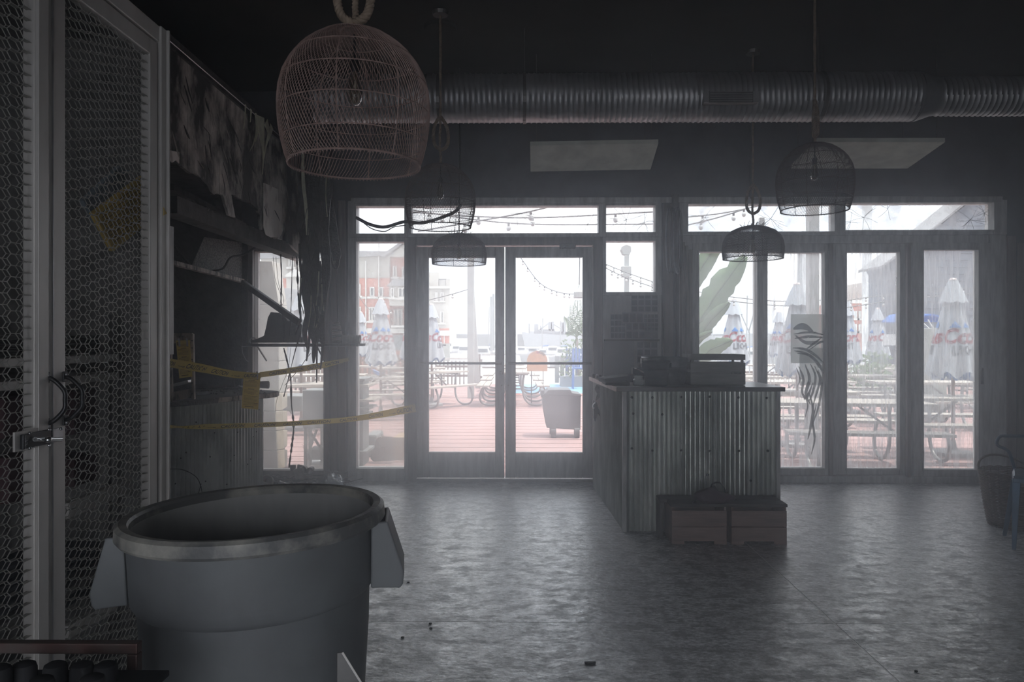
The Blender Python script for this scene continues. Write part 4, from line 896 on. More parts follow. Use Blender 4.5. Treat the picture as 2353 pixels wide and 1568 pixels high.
# leaning angled steel plate in the right of the barrel
p = thing('steel_offcut', 'scuffed angled steel offcut standing in front of the grey barrel', 'steel plate', tuple(at(800, 1568, 1.45)[0:2]) + (0,))
Y = 1.45; a = [at(774, 1502, Y), at(788, 1500, Y), at(836, 1575, Y), at(836, 1700, Y), at(772, 1700, Y)]
MB().prism([at(774,1502,Y), at(786,1500,Y + .0), at(834,1575,Y), (at(834,0,Y).x, Y, .0), (at(772,0,Y).x, Y, .0)], (0, .004, 0)).build('plate', M['steel_dark'], p, bevel=.001)
MB().bar(at(787, 1500, Y), at(834, 1576, Y), .004, .002, (0,1,0)).build('bright_edge', M['cage'], p)
# ================================================================= HOST COUNTER
hc = thing('host_counter', 'host counter clad in corrugated metal on the right of the doors', 'counter', (1.4, 6.3, 0))
yf = 5.74; xa = at(1434, 0, yf).x; xb = at(1789, 0, yf).x; zt_ = at(1600, 890, 5.66).z; xbl, ybl = at(1364, 0, 7.45).x, 7.45
corrugate([(xa + (xb-xa)*k/40, yf) for k in range(41)], .0365, .0105, 0.004, zt_ - .035, 'corrugated_front', M['corr'], hc)
corrugate([(xbl + (xa-xbl)*k/40, ybl + (yf-ybl)*k/40) for k in range(41)], .0365, .007, 0.004, zt_ - .035, 'corrugated_side', M['corr'], hc)
corrugate([(xb, yf + .6*k/20) for k in range(21)], .0365, .007, 0.004, zt_ - .035, 'corrugated_side', M['corr'], hc)
MB().box(xa - .012, xa + .02, yf - .012, yf + .02, 0, zt_ - .035).box(xb - .02, xb + .012, yf - .012, yf + .02, 0, zt_ - .035).build('corner_trim', M['frame'], hc, bevel=.003)
MB().prism([(xa + .03, yf + .03, .02), (xb - .03, yf + .03, .02), (xb - .03, yf + .57, .02), (1.05, 6.35, .02), (.98, ybl - .03, .02), (xbl + .04, ybl - .03, .02)], (0, 0, zt_ - .07)).build('carcass', M['bench_dark'], hc)
tp_ = [(at(1417, 0, 5.66).x, 5.66), (at(1805, 0, 5.66).x, 5.66), (at(1805, 0, 5.66).x, 6.36), (1.06, 6.40), (1.0, 7.3), (at(1356, 0, 7.15).x, 7.2)]
MB().prism([(x, y, zt_ - .034) for x, y in tp_], (0, 0, .034)).build('counter_top', M['counter_top'], hc, bevel=.003)
for (a, b) in ((tp_[5], tp_[0]),): MB().bar((a[0] - .003, a[1], zt_ - .017), (b[0] - .003, b[1], zt_ - .017), .01, .036).build('edge_strip', M['edge_pink'], hc, bevel=.001)
for px, py in ((1452,914),(1499,914),(1565,913),(1631,912),(1697,914),(1762,915),(1455,951),(1522,953),(1452,1031),(1499,1036),(1565,1035),(1631,1037),(1698,1037),(1764,1037),(1626,1092),(1725,1105)):
    q = at(px, py, yf - .012); MB().lathe([(0, -.004), (.006, -.003), (.010, 0), (.010, .004)], 10, q, M=Matrix.Rotation(-PI/2, 3, 'X')).build('screw', M['black'], hc)
def onc(px, py): return atz(px, py, zt_)
# items on it
def bucket(cpx, Y, rt, rb_, h, lab, m='galv'):
    x = at(cpx, 0, Y).x; t = thing('metal_tub', lab, 'tub', (x, Y, zt_), 'galvanised tubs')
    n = 36; MB().lathe([(0, 0), (rb_, 0), (rb_ + (rt-rb_)*.28, h*.28), (rb_ + (rt-rb_)*.28 + .004, h*.30), (rb_ + (rt-rb_)*.33, h*.33), (rb_ + (rt-rb_)*.66, h*.64), (rb_ + (rt-rb_)*.66 + .004, h*.66), (rb_ + (rt-rb_)*.70, h*.69), (rt, h - .005), (rt - .004, h - .002), (rb_ - .004, .004), (0, .004)], n, (x, Y, zt_)).build('shell', M[m], t, smooth='auto')
    MB().tube([(x + rt*math.cos(2*PI*k/n), Y + rt*math.sin(2*PI*k/n), zt_ + h) for k in range(n)], .005, 6, closed=True).build('rolled_rim', M[m], t, smooth=True)
    for s_ in (-1, 1): MB().obox((x + s_*(rt + .004), Y, zt_ + h - .03), (.01, .05, .04)).build('handle_ear', M['steel_dark'], t, bevel=.002)
    return t
bucket(1530, 6.12, .197, .150, .215, 'wide galvanised tub beside the wooden crate on the host counter')
t = bucket(1508, 5.86, .108, .085, .19, 'small dark bucket in front of the wide tub on the host counter'); 
for ch in t.children: ch.data.materials.clear(); ch.data.materials.append(M['cloth_dark'])
x = at(1467, 0, 5.9); jr = thing('glass_jar', 'short pale glass jar beside the dark bucket on the counter', 'jar', (x.x, 5.9, zt_))
MB().lathe([(0, 0), (.040, 0), (.045, .008), (.045, .04), (.034, .052), (.034, .064), (.038, .066), (.038, .074), (.030, .074), (.030, .05), (.04, .038), (.04, .008), (0, .008)], 24, (x.x, 5.9, zt_)).build('jar', mat('jar_glass', (.45,.50,.50), .15), jr, smooth='auto')
# crate
cr_ = thing('wooden_crate', 'grey slatted wooden crate standing on the right of the host counter', 'crate', tuple(at(1650, 888, 5.95)))
cx0, cx1, y0, y1 = at(1587, 0, 5.88).x, at(1713, 0, 5.88).x, 5.88, 6.18; z1 = at(1650, 815, 5.88).z
zz = lambda py: at(1650, py, 5.88).z
for y in (y0, y1 - .01):
    MB().box(cx0, cx1, y, y + .01, zz(828), z1).build('slat', M['grey_wood'], cr_, bevel=.001)
    MB().box(cx0, cx1, y, y + .01, zz(857), zz(834)).build('slat', M['grey_wood'], cr_, bevel=.001)
    MB().box(cx0, cx1, y, y + .01, zt_ + .004, zz(859)).build('slat', M['grey_wood'], cr_, bevel=.001)
for x in (cx0, cx1 - .01):
    MB().box(x, x + .01, y0 + .01, y1 - .01, zz(828), z1).box(x, x + .01, y0 + .01, y1 - .01, zz(850), zz(834)).box(x, x + .01, y0 + .01, y1 - .01, zt_ + .004, zz(856)).build('end_slat', M['grey_wood'], cr_)
for x in (cx0 + .012, cx1 - .03):
    for y in (y0 + .012, y1 - .03): MB().box(x, x + .018, y, y + .018, zt_ + .004, z1 - .002).build('corner_batten', M['grey_wood'], cr_)
MB().box(cx0 + .01, cx1 - .01, y0 + .01, y1 - .01, zt_ + .002, zt_ + .012).build('base_board', M['grey_wood'], cr_)
# binders, cables, papers
def blk(p0, sz, rz, rx, nm, lab, m, cat):
    t = MB().obox(p0, sz, Matrix.Rotation(rz, 3, 'Z') @ Matrix.Rotation(rx, 3, 'Y')).build(nm, M[m], None, bevel=.003); tag(t, lab, cat); return t
q = onc(1415, 884); blk((q.x, q.y + .1, zt_ + .043), (.21, .26, .035), .1, -.12, 'ring_binder', 'black ring binder lying tilted at the left end of the counter', 'cloth_dark', 'binder')
q = onc(1418, 886); blk((q.x, q.y + .1, zt_ + .014), (.19, .26, .022), .0, 0, 'menu_stack', 'dark stack of menus under the tilted binder', 'black_matt', 'menus')
q = onc(1452, 880); blk((q.x, q.y + .12, zt_ + .034), (.09, .12, .062), .1, 0, 'card_box', 'small black box behind the pale jar on the counter', 'black_matt', 'box')
q = onc(1471, 878); blk((q.x, q.y + .14, zt_ + .06), (.10, .10, .11), 0, 0, 'card_holder', 'black card holder between the jar and the tub', 'black_matt', 'holder')
q = at(1470, 852, 6.35); blk((q.x, q.y, q.z), (.085, .12, .008), 0, .45, 'leaflet', 'pale folded leaflet leaning in the black card holder', 'edge_pink', 'leaflet')
q = onc(1383, 874)
for k in range(7):
    a = q + Vector((-.05 + .022*k, .2 - .05*k, .012)); b = MB().lathe([(.012, 0), (.014, .004), (.014, .03), (.010, .034), (0, .034)], 10, a, M=Matrix.Rotation(.4*k, 3, 'X')); t = b.build('metal_clip', M['steel'] if k % 2 else M['black'], None); tag(t, ['bright metal clip nearest the wall end of the counter row', 'black clip second from the wall in the counter row', 'bright clip third from the wall in the counter row', 'black clip in the middle of the row beside the binder', 'bright clip just past the middle of the row beside the binder', 'black clip second from the front of the counter row', 'bright clip at the front end of the counter row'][k], 'clip', 'clips on the counter corner')
# hanging aprons at the left end
ap = thing('hanging_bag', 'dark leather bag with pale strap hanging off the counter corner', 'bag', tuple(at(1375, 890, 6.9)))
Y = 7.0
MB().prism([at(*p_, Y) for p_ in ((1370,884),(1378,889),(1383,902),(1384,915),(1378,930),(1371,940),(1368,920),(1372,905),(1366,895))], (.01, .05, 0)).build('upper_pouch', M['cloth_grey'], ap, bevel=.004)
MB().prism([at(*p_, Y - .06) for p_ in ((1364,918),(1371,922),(1378,940),(1384,958),(1385,948),(1386,900),(1380,890),(1382,912),(1372,926))], (.0, .04, 0)).build('strap', M['edge_pink'], ap)
MB().prism([at(*p_, Y - .03) for p_ in ((1364,920),(1378,944),(1382,962),(1374,950),(1368,970),(1364,960))], (.0, .05, 0)).build('lower_pouch', M['cloth_dark'], ap, bevel=.004)
MB().tube(rope_pts([at(1367,926,Y-.07), at(1362,932,Y-.07), at(1362,938,Y-.07), at(1366,938,Y-.07)], 4), .004, 5).build('hook', M['steel'], ap)
# wall papers and boards behind the counter
def paper(x0, x1, y0, y1, m, lab, nm='posted_paper', Y=YW - .008, grid=None, cat='paper'):
    t = thing(nm, lab, cat, tuple(at((x0+x1)/2, y1, Y))); a, b = at(x0, y1, Y), at(x1, y0, Y)
    MB().box(a.x, b.x, Y - .004, Y, a.z, b.z).build('sheet', M[m], t)
    if grid:
        nx, nz_ = grid; g = MB(); w_, h_ = (b.x-a.x)/nx, (b.z-a.z)/nz_
        for i in range(nx):
            for j in range(nz_): g.box(a.x + w_*(i + .12), a.x + w_*(i + .88), Y - .0055, Y - .004, a.z + h_*(j + .15), a.z + h_*(j + .88))
        g.build('printed_grid', M['paper_dark'], t)
    return t
paper(1388, 1457, 784, 876, 'whiteboard', 'blank grey board leaning in the panel under the small window', 'blank_board', YW - .03, cat='board')
paper(1403, 1437, 722, 779, 'paper', 'posted sheet with a small dark grid left of the others', grid=(4, 4))
paper(1479, 1512, 722, 762, 'paper', 'posted sheet with a dark grid at the upper right of the panel', grid=(4, 4))
paper(1438, 1482, 741, 780, 'paper', 'posted chart with large dark cells in the middle of the panel', grid=(3, 2), Y=YW - .014)
paper(1430, 1478, 718, 744, 'paper', 'faint posted notice above the chart in the panel', grid=(3, 1), Y=YW - .012)
paper(1450, 1512, 674, 718, 'paper', 'large pale poster at the top right of the panel', grid=(4, 3))
paper(1463, 1511, 785, 835, 'paper', 'crinkled posted sheet with blots behind the wide tub', grid=(3, 3))
paper(1481, 1512, 760, 779, 'whiteboard', 'pale blank sheet below the upper right grid sheet', Y=YW - .016)
t = MB().box(at(1388,0,YW).x, at(1514,0,YW).x, YW - .045, YW, at(0,784,YW).z, at(0,780,YW).z).build('panel_ledge', M['bench_dark'], None); tag(t, 'thin dark ledge dividing the posted papers from the blank board', 'ledge')
# ================================================================= CRATE BENCH
yb = 5.40
def lowcrate(px0, px1, lab):
    x0, x1 = at(px0, 0, yb).x, at(px1, 0, yb).x; t = thing('bench_crate', lab, 'crate', ((x0+x1)/2, yb + .14, 0), 'crates under the bench'); z1 = .27
    for z0_, z1_ in ((.025, .125), (.13, .245)): MB().box(x0, x1, yb, yb + .012, z0_, z1_).build('board', M['crate'], t, bevel=.0015); MB().box(x0, x1, yb + .27, yb + .282, z0_, z1_).build('board', M['crate'], t)
    for x in (x0, x1 - .018):
        MB().box(x + .001, x + .017, yb + .012, yb + .27, .0, z1).build('end_panel', M['crate'], t)
    MB().box(x0, x0 + .09, yb, yb + .01, 0, .025).box(x1 - .09, x1, yb, yb + .01, 0, .025).build('foot', M['crate'], t)
    MB().box(x0 + .02, x1 - .02, yb + .012, yb + .27, .02, .03).build('floor_board', M['crate'], t)
    return x0, x1
l0, _ = lowcrate(1544, 1670, 'reddish wooden crate on its side, left half of the bench at the counter'); _, l1 = lowcrate(1681, 1808, 'reddish wooden crate on its side, right half of the bench at the counter')
bt = thing('plank_bench', 'dark plank seat laid over the two reddish crates', 'bench', ((l0+l1)/2, yb + .14, .27))
MB().box(l0 - .01, l1 + .005, yb - .005, yb + .14, .272, .295).build('plank', M['bench_dark'], bt, bevel=.003); MB().box(l0 - .06, l1 + .005, yb + .145, yb + .30, .272, .295).build('plank', M['bench_dark'], bt, bevel=.003)
MB().box(l0 - .06, l0 - .035, yb + .14, yb + .30, 0, .272).build('end_board', M['bench_dark'], bt)
pu = thing('purse', 'slouched dark plum purse with a looped strap on the bench', 'purse', tuple(atz(1640, 1152, .297)))
q = atz(1641, 1156, .297); mb = MB(); n = 22; prof = [(0, 0), (.13, .004), (.155, .03), (.15, .065), (.11, .09), (.05, .11), (0, .115)]
vs = []; fs = []
for i, (r, z) in enumerate(prof):
    for k in range(n):
        a = 2*PI*k/n; wob = 1 + .08*math.sin(3*a + i) ; vs.append(q + Vector((r*wob*math.cos(a), r*.52*wob*math.sin(a) + .02, z*(1 + .12*math.cos(a + 1) - (.35 if math.cos(a) > .3 else 0)*(z > .06)))))
for i in range(len(prof)-1):
    for k in range(n): fs.append((i*n+k, i*n+(k+1) % n, (i+1)*n+(k+1) % n, (i+1)*n+k))
mb.add(vs, fs); mb.build('bag', M['purse'], pu, smooth=True)
MB().tube(rope_pts([q + Vector(v_) for v_ in ((-.03,0,.09),(-.015,0,.135),(.02,0,.15),(.05,0,.14),(.075,0,.1),(.085,0,.06))], 6), .006, 6).build('strap', M['black_matt'], pu, smooth=True)
MB().tube(rope_pts([q + Vector(v_) for v_ in ((-.10,0,.06),(-.14,-.03,.03),(-.17,-.05,.008),(-.12,-.07,.006))], 6), .005, 6).build('strap', M['black_matt'], pu, smooth=True)
# things on the floor
q = atz(1356, 1526, 0); t = MB().obox(q + Vector((0,0,.006)), (.052, .012, .010), Matrix.Rotation(.02, 3, 'Z')).build('floor_scrap', M['black'], None, bevel=.002); tag(t, 'short dark strip lying on the floor in the centre foreground', 'scrap')
for k, (px, py) in enumerate(((990,1446),(989,1435),(925,1467),(2105,1545),(938,1340))):
    q = atz(px, py, 0); t = MB().ball(q + Vector((0,0,.004)), .008, 7, 4, (1.2,.9,.6)).build('floor_crumb', M['char'], None); tag(t, ['tiny dark crumb on the floor near the lower centre, closer of a pair', 'tiny dark crumb on the floor near the lower centre, farther of a pair', 'tiny dark crumb on the floor beside the foot of the grey barrel', 'tiny dark crumb on the floor at the lower right by the long joint', 'tiny dark crumb on the floor below the right barrel handle'][k], 'crumb', 'crumbs on the floor')
# ================================================================= LAMPS
PROF = [(.243,0),(.255,.035),(.268,.09),(.277,.15),(.280,.21),(.276,.27),(.262,.325),(.236,.375),(.196,.425),(.140,.468),(.085,.492),(.05,.50)]
DOME = [(.262,0),(.268,.05),(.270,.10),(.262,.15),(.240,.20),(.195,.245),(.130,.275),(.07,.290),(.03,.295)]
def prof_at(P, u):
    q = u*(len(P)-1); i = int(min(q, len(P)-2)); f = q - i; return P[i][0] + (P[i+1][0]-P[i][0])*f, P[i][1] + (P[i+1][1]-P[i][1])*f
def rope3(mb, pts, R, n=5, turns=22):
    P = rope_pts(pts, 10); 
    for s_ in range(3):
        Q = []; L_ = 0; prev = None
        for i, p in enumerate(P):
            t = (P[min(i+1, len(P)-1)] - P[max(i-1, 0)]).normalized(); a = t.cross(Vector((0,1,0))).normalized(); b = t.cross(a)
            if i: L_ += (p - P[i-1]).length
            an = L_*turns*2*PI/1.0 + 2*PI*s_/3; Q.append(p + (a*math.cos(an) + b*math.sin(an))*R*.5)
        mb.tube(Q, R*.58, n)
def lamp_proto(P, nst, twist, nr, nv, m, lab, r_st=.0016, segs=20, two=False, loop=True):
    t = thing('wicker_pendant_lamp', lab, 'lamp', (0, 0, 0), 'wicker pendant lamps')
    mb = MB()
    for k in range(nst):
        pts = []
        for i in range(segs+1):
            u = i/segs; r, z = prof_at(P, u); a = 2*PI*k/nst + twist*u; pts.append((r*math.cos(a), r*math.sin(a), z))
        mb.tube(pts, r_st, 3, False)
    mb.build('woven_shade', m, t)
    mb = MB()
    for u in [j/nr for j in range(nr+1)]:
        r, z = prof_at(P, u); rad = .004 if u == 0 else .0022
        mb.tube([(r*math.cos(2*PI*k/48), r*math.sin(2*PI*k/48), z) for k in range(48)], rad, 5, closed=True)
    for k in range(int(nst/1.2)): a = 2*PI*k/(nst/1.2); r = P[0][0]; mb.obox((r*math.cos(a), r*math.sin(a), -.003), (.003, .003, .012), Matrix.Rotation(.4, 3, 'X'))
    for k in range(nv):
        a = 2*PI*k/nv; mb.tube([(prof_at(P, i/14)[0]*math.cos(a), prof_at(P, i/14)[0]*math.sin(a), prof_at(P, i/14)[1]) for i in range(15)], .0024, 4, False)
    mb.build('shade_hoops', m, t)
    H_ = P[-1][1]
    MB().lathe([(0, H_ + .01), (P[-1][0] + .015, H_ - .002), (P[-1][0] + .015, H_ - .012), (0, H_ - .012)], 20).build('top_plate', m, t)
    zb_ = H_ - (.155 if P is PROF else .13)
    MB().tube([(0, 0, H_), (0, 0, zb_ + .05)], .005, 6).lathe([(0, zb_ + .05), (.017, zb_ + .048), (.019, zb_ + .02), (.016, zb_), (0, zb_)], 14).build('socket', M['black'], t, smooth='auto')
    MB().lathe([(.013, zb_), (.015, zb_ - .012), (.024, zb_ - .045), (.030, zb_ - .078), (.026, zb_ - .105), (.014, zb_ - .12), (0, zb_ - .124)], 18).build('light_bulb', M['bulb'], t, smooth=True)
    MB().tube(rope_pts([(0,0,zb_),(.006,0,zb_ - .04),(.010,0,zb_ - .08),(0,.006,zb_ - .09),(-.010,0,zb_ - .08),(-.006,0,zb_ - .04),(0,0,zb_)], 3), .0009, 3).build('filament', M['steel'], t)
    return t
def hang(t, loc, drop, loopz, R=.014):
    """rope with its loop from the lamp top (local z) to the ceiling"""
    mb = MB(); H_ = loopz; tot = ZC - loc[2]
    rope3(mb, [(0, 0, drop), (.004, 0, drop + .05), (0, .01, H_), (.0, .012, H_ + .12), (0, 0, H_ + .3), (0, 0, tot)] if tot > H_ + .35 else [(0,0,drop), (.004,0,drop + .05), (0,.01,tot)], R*.8)
    rope3(mb, [(.0, -.01, H_ - .01), (.045, -.012, H_ + .02), (.062, -.012, H_ + .08), (.055, -.01, H_ + .16), (.03, -.006, H_ + .22), (0, 0, H_ + .26)], R)
    rope3(mb, [(.0, -.01, H_ - .01), (-.045, -.012, H_ + .02), (-.062, -.012, H_ + .08), (-.055, -.01, H_ + .16), (-.03, -.006, H_ + .22), (0, 0, H_ + .26)], R)
    o = mb.build('rope', M['rope'], None, smooth=True); o.parent = t
    del WPOS[o.name]
    MB().lathe([(0, tot - .03), (.06, tot - .028), (.07, tot), (0, tot)], 20).build('ceiling_cup', M['steel_dark'], None).parent = t
Zl = 2.76
big = lamp_proto(PROF, 128, -.95, 6, 8, M['rattan'], 'large reddish woven globe lamp hanging in the near upper left', .0015, 24)
pb = at(815, 379, Zl); big.location = pb; hang(big, pb, .50, at(815, 52, Zl).z - pb.z, .017)
A = dup(big, at(1012, 522, 5.88), .4, 'woven globe lamp hanging before the transoms left of the doors'); D = dup(big, at(1872, 483, 5.6), 1.0, 'dark woven globe lamp hanging high on the right before the transom')
for o in (A, D):
    for ch in list(o.children):
        if ch.name.startswith(('rope', 'ceiling_cup')): bpy.data.objects.remove(ch)
        elif ch.name.startswith(('woven', 'shade', 'top')): ch.data = ch.data.copy(); ch.data.materials.clear(); ch.data.materials.append(M['rattan_dark'])
hang(A, A.location, .50, .62); hang(D, D.location, .50, at(1878, 310, 5.6).z - D.location.z)
dm = lamp_proto(DOME, 120, .9, 4, 8, M['rattan_dark'], 'low dome woven lamp hanging before the sliding doors', .0026, 16)
pc = at(1730, 594, 6.72); dm.location = pc; hang(dm, pc, .29, at(1725, 490, 6.72).z - pc.z, .014)
fr_ = MB()
for k in range(40):
    a = rs.uniform(0, 2*PI); r = rs.uniform(.02, .12); fr_.tube([(r*math.cos(a), r*math.sin(a), .28), (r*1.2*math.cos(a + .3), r*1.2*math.sin(a + .3), .30 + rs.uniform(0, .03))], .002, 3)
fo_ = fr_.build('frayed_top', M['rattan_dark'], None); fo_.parent = dm
B = dup(dm, at(1055, 606, 7.1), .3, 'low dome woven lamp hanging in front of the left entrance door', sc=.98)
for ch in list(B.children):
    if ch.name.startswith(('rope', 'ceiling_cup')): bpy.data.objects.remove(ch)
tt = MB().tube([(0,0,.29), (0,0,(ZC - B.location.z)/.98)], .006, 6).build('cord', M['black_matt'], None); tt.parent = B
# wall bracket lamp (stack of hoops) on the post between the openings
hp = thing('wall_hoops', 'coiled dark hoops hanging on the worn post right of the small window', 'hoops', tuple(at(1548, 560, 7.6)))
for k, (px, rx_) in enumerate(((1537, .035), (1545, .03), (1557, .05), (1562, .03))):
    c = at(px, 553, 7.6 - .01*k); rz_ = (at(0, 480, 7.6).z - at(0, 628, 7.6).z)/2*(1 if k < 3 else .9); mm = 40
    MB().tube([c + Vector((rx_*math.cos(2*PI*i/mm), .04*math.cos(2*PI*i/mm) , rz_*math.sin(2*PI*i/mm))) for i in range(mm)], .010, 6, closed=True).build('hoop', M['steel_dark'] if k % 2 else M['galv'], hp, smooth=True)
p0 = at(1550, 460, 7.68); MB().box(p0.x - .02, p0.x + .03, 7.62, YW, at(0, 480, 7.68).z, at(0, 452, 7.68).z).build('bracket', M['steel_dark'], hp, bevel=.004)
t = MB().tube(rope_pts([at(1553, 628, 7.7), at(1551, 700, 7.7), at(1556, 780, 7.7), at(1552, 830, 7.7)], 5), .012, 6).build('wall_cable', M['black_matt'], None, smooth=True); tag(t, 'black cable running down the post under the coiled hoops', 'cable')
# ================================================================= CHAIR AND BASKET AT THE RIGHT EDGE
Yh = 5.3
def hcx(px, py, Y=Yh): return at(px, py, Y)
zs_ = hcx(2330, 1093).z; ch = thing('metal_chair', 'dark blue metal chair with curved back at the right edge', 'chair', (at(2328, 0, Yh).x, Yh, 0)); ch.rotation_euler[2] = -math.atan2(at(2328, 0, Yh).x, Yh); WPOS[ch.name] = Vector()
sx = 0.0; W_ = .36; Yh = 0.0; yb2 = Yh + .36
MB().box(sx, sx + W_, Yh, yb2, zs_ - .02, zs_).build('seat', M['navy'], ch, bevel=.012)
MB().box(sx - .004, sx + W_ + .004, Yh - .004, yb2 + .004, zs_ - .05, zs_ - .018).build('seat_skirt', M['navy'], ch, bevel=.006)
def leg(x, y, dx, dy):
    mb = MB(); n = 8; vs = []; fs = []
    for i in range(n+1):
        u = i/n; z = (zs_ - .03)*(1-u); w = .052*(1-u) + .026*u; ox, oy = dx*u, dy*u
        for a, b in ((-.5,-.5),(.5,-.5),(.5,-.3),(-.2,.5),(-.5,.5)): vs.append((x + ox + a*w, y + oy + b*w, z))
    for i in range(n):
        for k in range(5): fs.append((5*i+k, 5*i+(k+1) % 5, 5*i+5+(k+1) % 5, 5*i+5+k))
    fs += [(4,3,2,1,0), tuple(5*n+k for k in range(5))]
    mb.add(vs, fs).build('leg', M['navy'], ch, bevel=.004)
leg(sx + .02, Yh + .03, -.015, -.03); leg(sx + W_ - .02, Yh + .03, .03, -.03); leg(sx + .02, yb2 - .03, -.075, .08); leg(sx + W_ - .02, yb2 - .03, .05, .08)
bx0 = Vector((-.10, 0, at(2290, 1020, 5.65).z)); zt2 = at(2320, 1004, 5.65).z; bxr = sx + W_ + .04; yk = yb2 + .08
pts = [(sx + .01, yb2 - .01, zs_), (sx - .03, yb2 + .03, zs_ + .12), (bx0.x, yk, bx0.z - .02), (bx0.x + .015, yk, zt2 - .01), (bx0.x + .07, yk + .01, zt2), ((bx0.x+bxr)/2, yk + .04, zt2 + .004), (bxr - .07, yk + .01, zt2), (bxr - .015, yk, zt2 - .01), (bxr, yk, bx0.z - .02), (bxr - .04, yb2 + .03, zs_ + .12), (bxr - .06, yb2 - .01, zs_)]
MB().tube(rope_pts(pts, 5), .012, 8).build('back_hoop', M['navy'], ch, smooth=True)
MB().prism([((bx0.x+bxr)/2 - .07, yk + .025, zt2), ((bx0.x+bxr)/2 + .07, yk + .025, zt2), (sx + W_/2 + .05, yb2 - .01, zs_ - .01), (sx + W_/2 - .05, yb2 - .01, zs_ - .01)], (0, .003, 0)).build('back_splat', M['navy'], ch)
bs = thing('wicker_basket', 'round dark wicker basket beside the blue metal chair', 'basket', tuple(atz(2305, 1205, 0)))
yb3 = 5.95; c = Vector((at(2322, 0, yb3).x + .02, yb3, 0)); h = hcx(2300, 1090, yb3 - .1).z; rt, rb2 = .235, .165
mb = MB()
for i in range(34):
    z = .01 + (h - .02)*i/33; r = rb2 + (rt-rb2)*(z/h)**.8; n = 44
    mb.tube([c + Vector(((r + .004*(1 if (k + i) % 2 else -1))*math.cos(2*PI*k/n), (r + .004*(1 if (k + i) % 2 else -1))*math.sin(2*PI*k/n), z)) for k in range(n)], .0052, 4, closed=True)
mb.build('woven_wall', M['wicker'], bs, smooth=True)
mb = MB()
for k in range(22): a = 2*PI*k/22; mb.tube([c + Vector((rb2*math.cos(a), rb2*math.sin(a), .0)), c + Vector((rt*math.cos(a), rt*math.sin(a), h))], .004, 4)
mb.build('stake', M['wicker'], bs)
mb = MB(); 
for s_ in range(2): mb.tube([c + Vector((rt*1.01*math.cos(2*PI*k/60), rt*1.01*math.sin(2*PI*k/60), h + .008*math.sin(10*PI*k/30 + s_*PI))) for k in range(60)], .006, 5, closed=True)
mb.lathe([(0, .006), (rb2, .006)], 24, c); mb.build('braided_rim', M['wicker'], bs, smooth=True)
mb = MB().tube(rope_pts([c + Vector((rt*math.cos(a), rt*math.sin(a), h + .10*math.sin((a - .3)/(2.5)*PI))) for a in [.3 + 2.5*k/8 for k in range(9)]], 4), .009, 6); mb.build('basket_handle', M['wicker'], bs, smooth=True)
# ================================================================= OUTSIDE
y0d, y1d = YW + .26, 25.2
dk = MB(); k = 0; y = y0d
while y < y1d:
    dk.box(-14, 16, y, y + .134, GZ - .03 - .001*(k % 2), GZ - .0015*(k % 3)); y += .14; k += 1
tag(dk.build('deck_boards', M['deck'], None), None, None, None, 'structure')
o = MB().box(-16, 17, YW + .25, 24.9, GZ - .1, GZ - .034).build('ground', M['far_grey'], None); o['kind'] = 'structure'
o = MB().box(-90, 160, 25.1, 420, -1.7, -1.6).build('water', M['water'], None); o['kind'] = 'structure'
o = MB().box(-14, -3.4, 25.1, 27.5, -1.7, GZ - .02).build('ground_strip', M['fence_brown'], None); o['kind'] = 'structure'
# painted blue deck with a brick course before it
a, b = atz(1185, 905, GZ), atz(1345, 905, GZ)
o = MB().box(a.x, 3.4, a.y, 25.0, GZ, GZ + .015).build('painted_floor', M['blue_paint'], None); o['kind'] = 'structure'
bc_ = thing('brick_course', 'row of red bricks set in front of the blue painted floor', 'bricks', (a.x + 1, a.y - .3, GZ))
x = atz(1100, 912, GZ).x; 
for r_ in range(2):
    for k in range(16): MB().box(x + k*.24, x + k*.24 + .22, a.y - .62 + .3*r_, a.y - .36 + .3*r_, GZ, GZ + .012).build('brick', M['brick'] if (k + r_) % 3 else M['deck'], bc_)
# exterior wall face, eave above the windows
o = MB().box(-8, 9, YW + .25, YW + .32, zt + .02, ZC + .6).build('wall_exterior', M['render_grey'], None); o['kind'] = 'structure'
def out(px, py, Y): return at(px, py, Y)
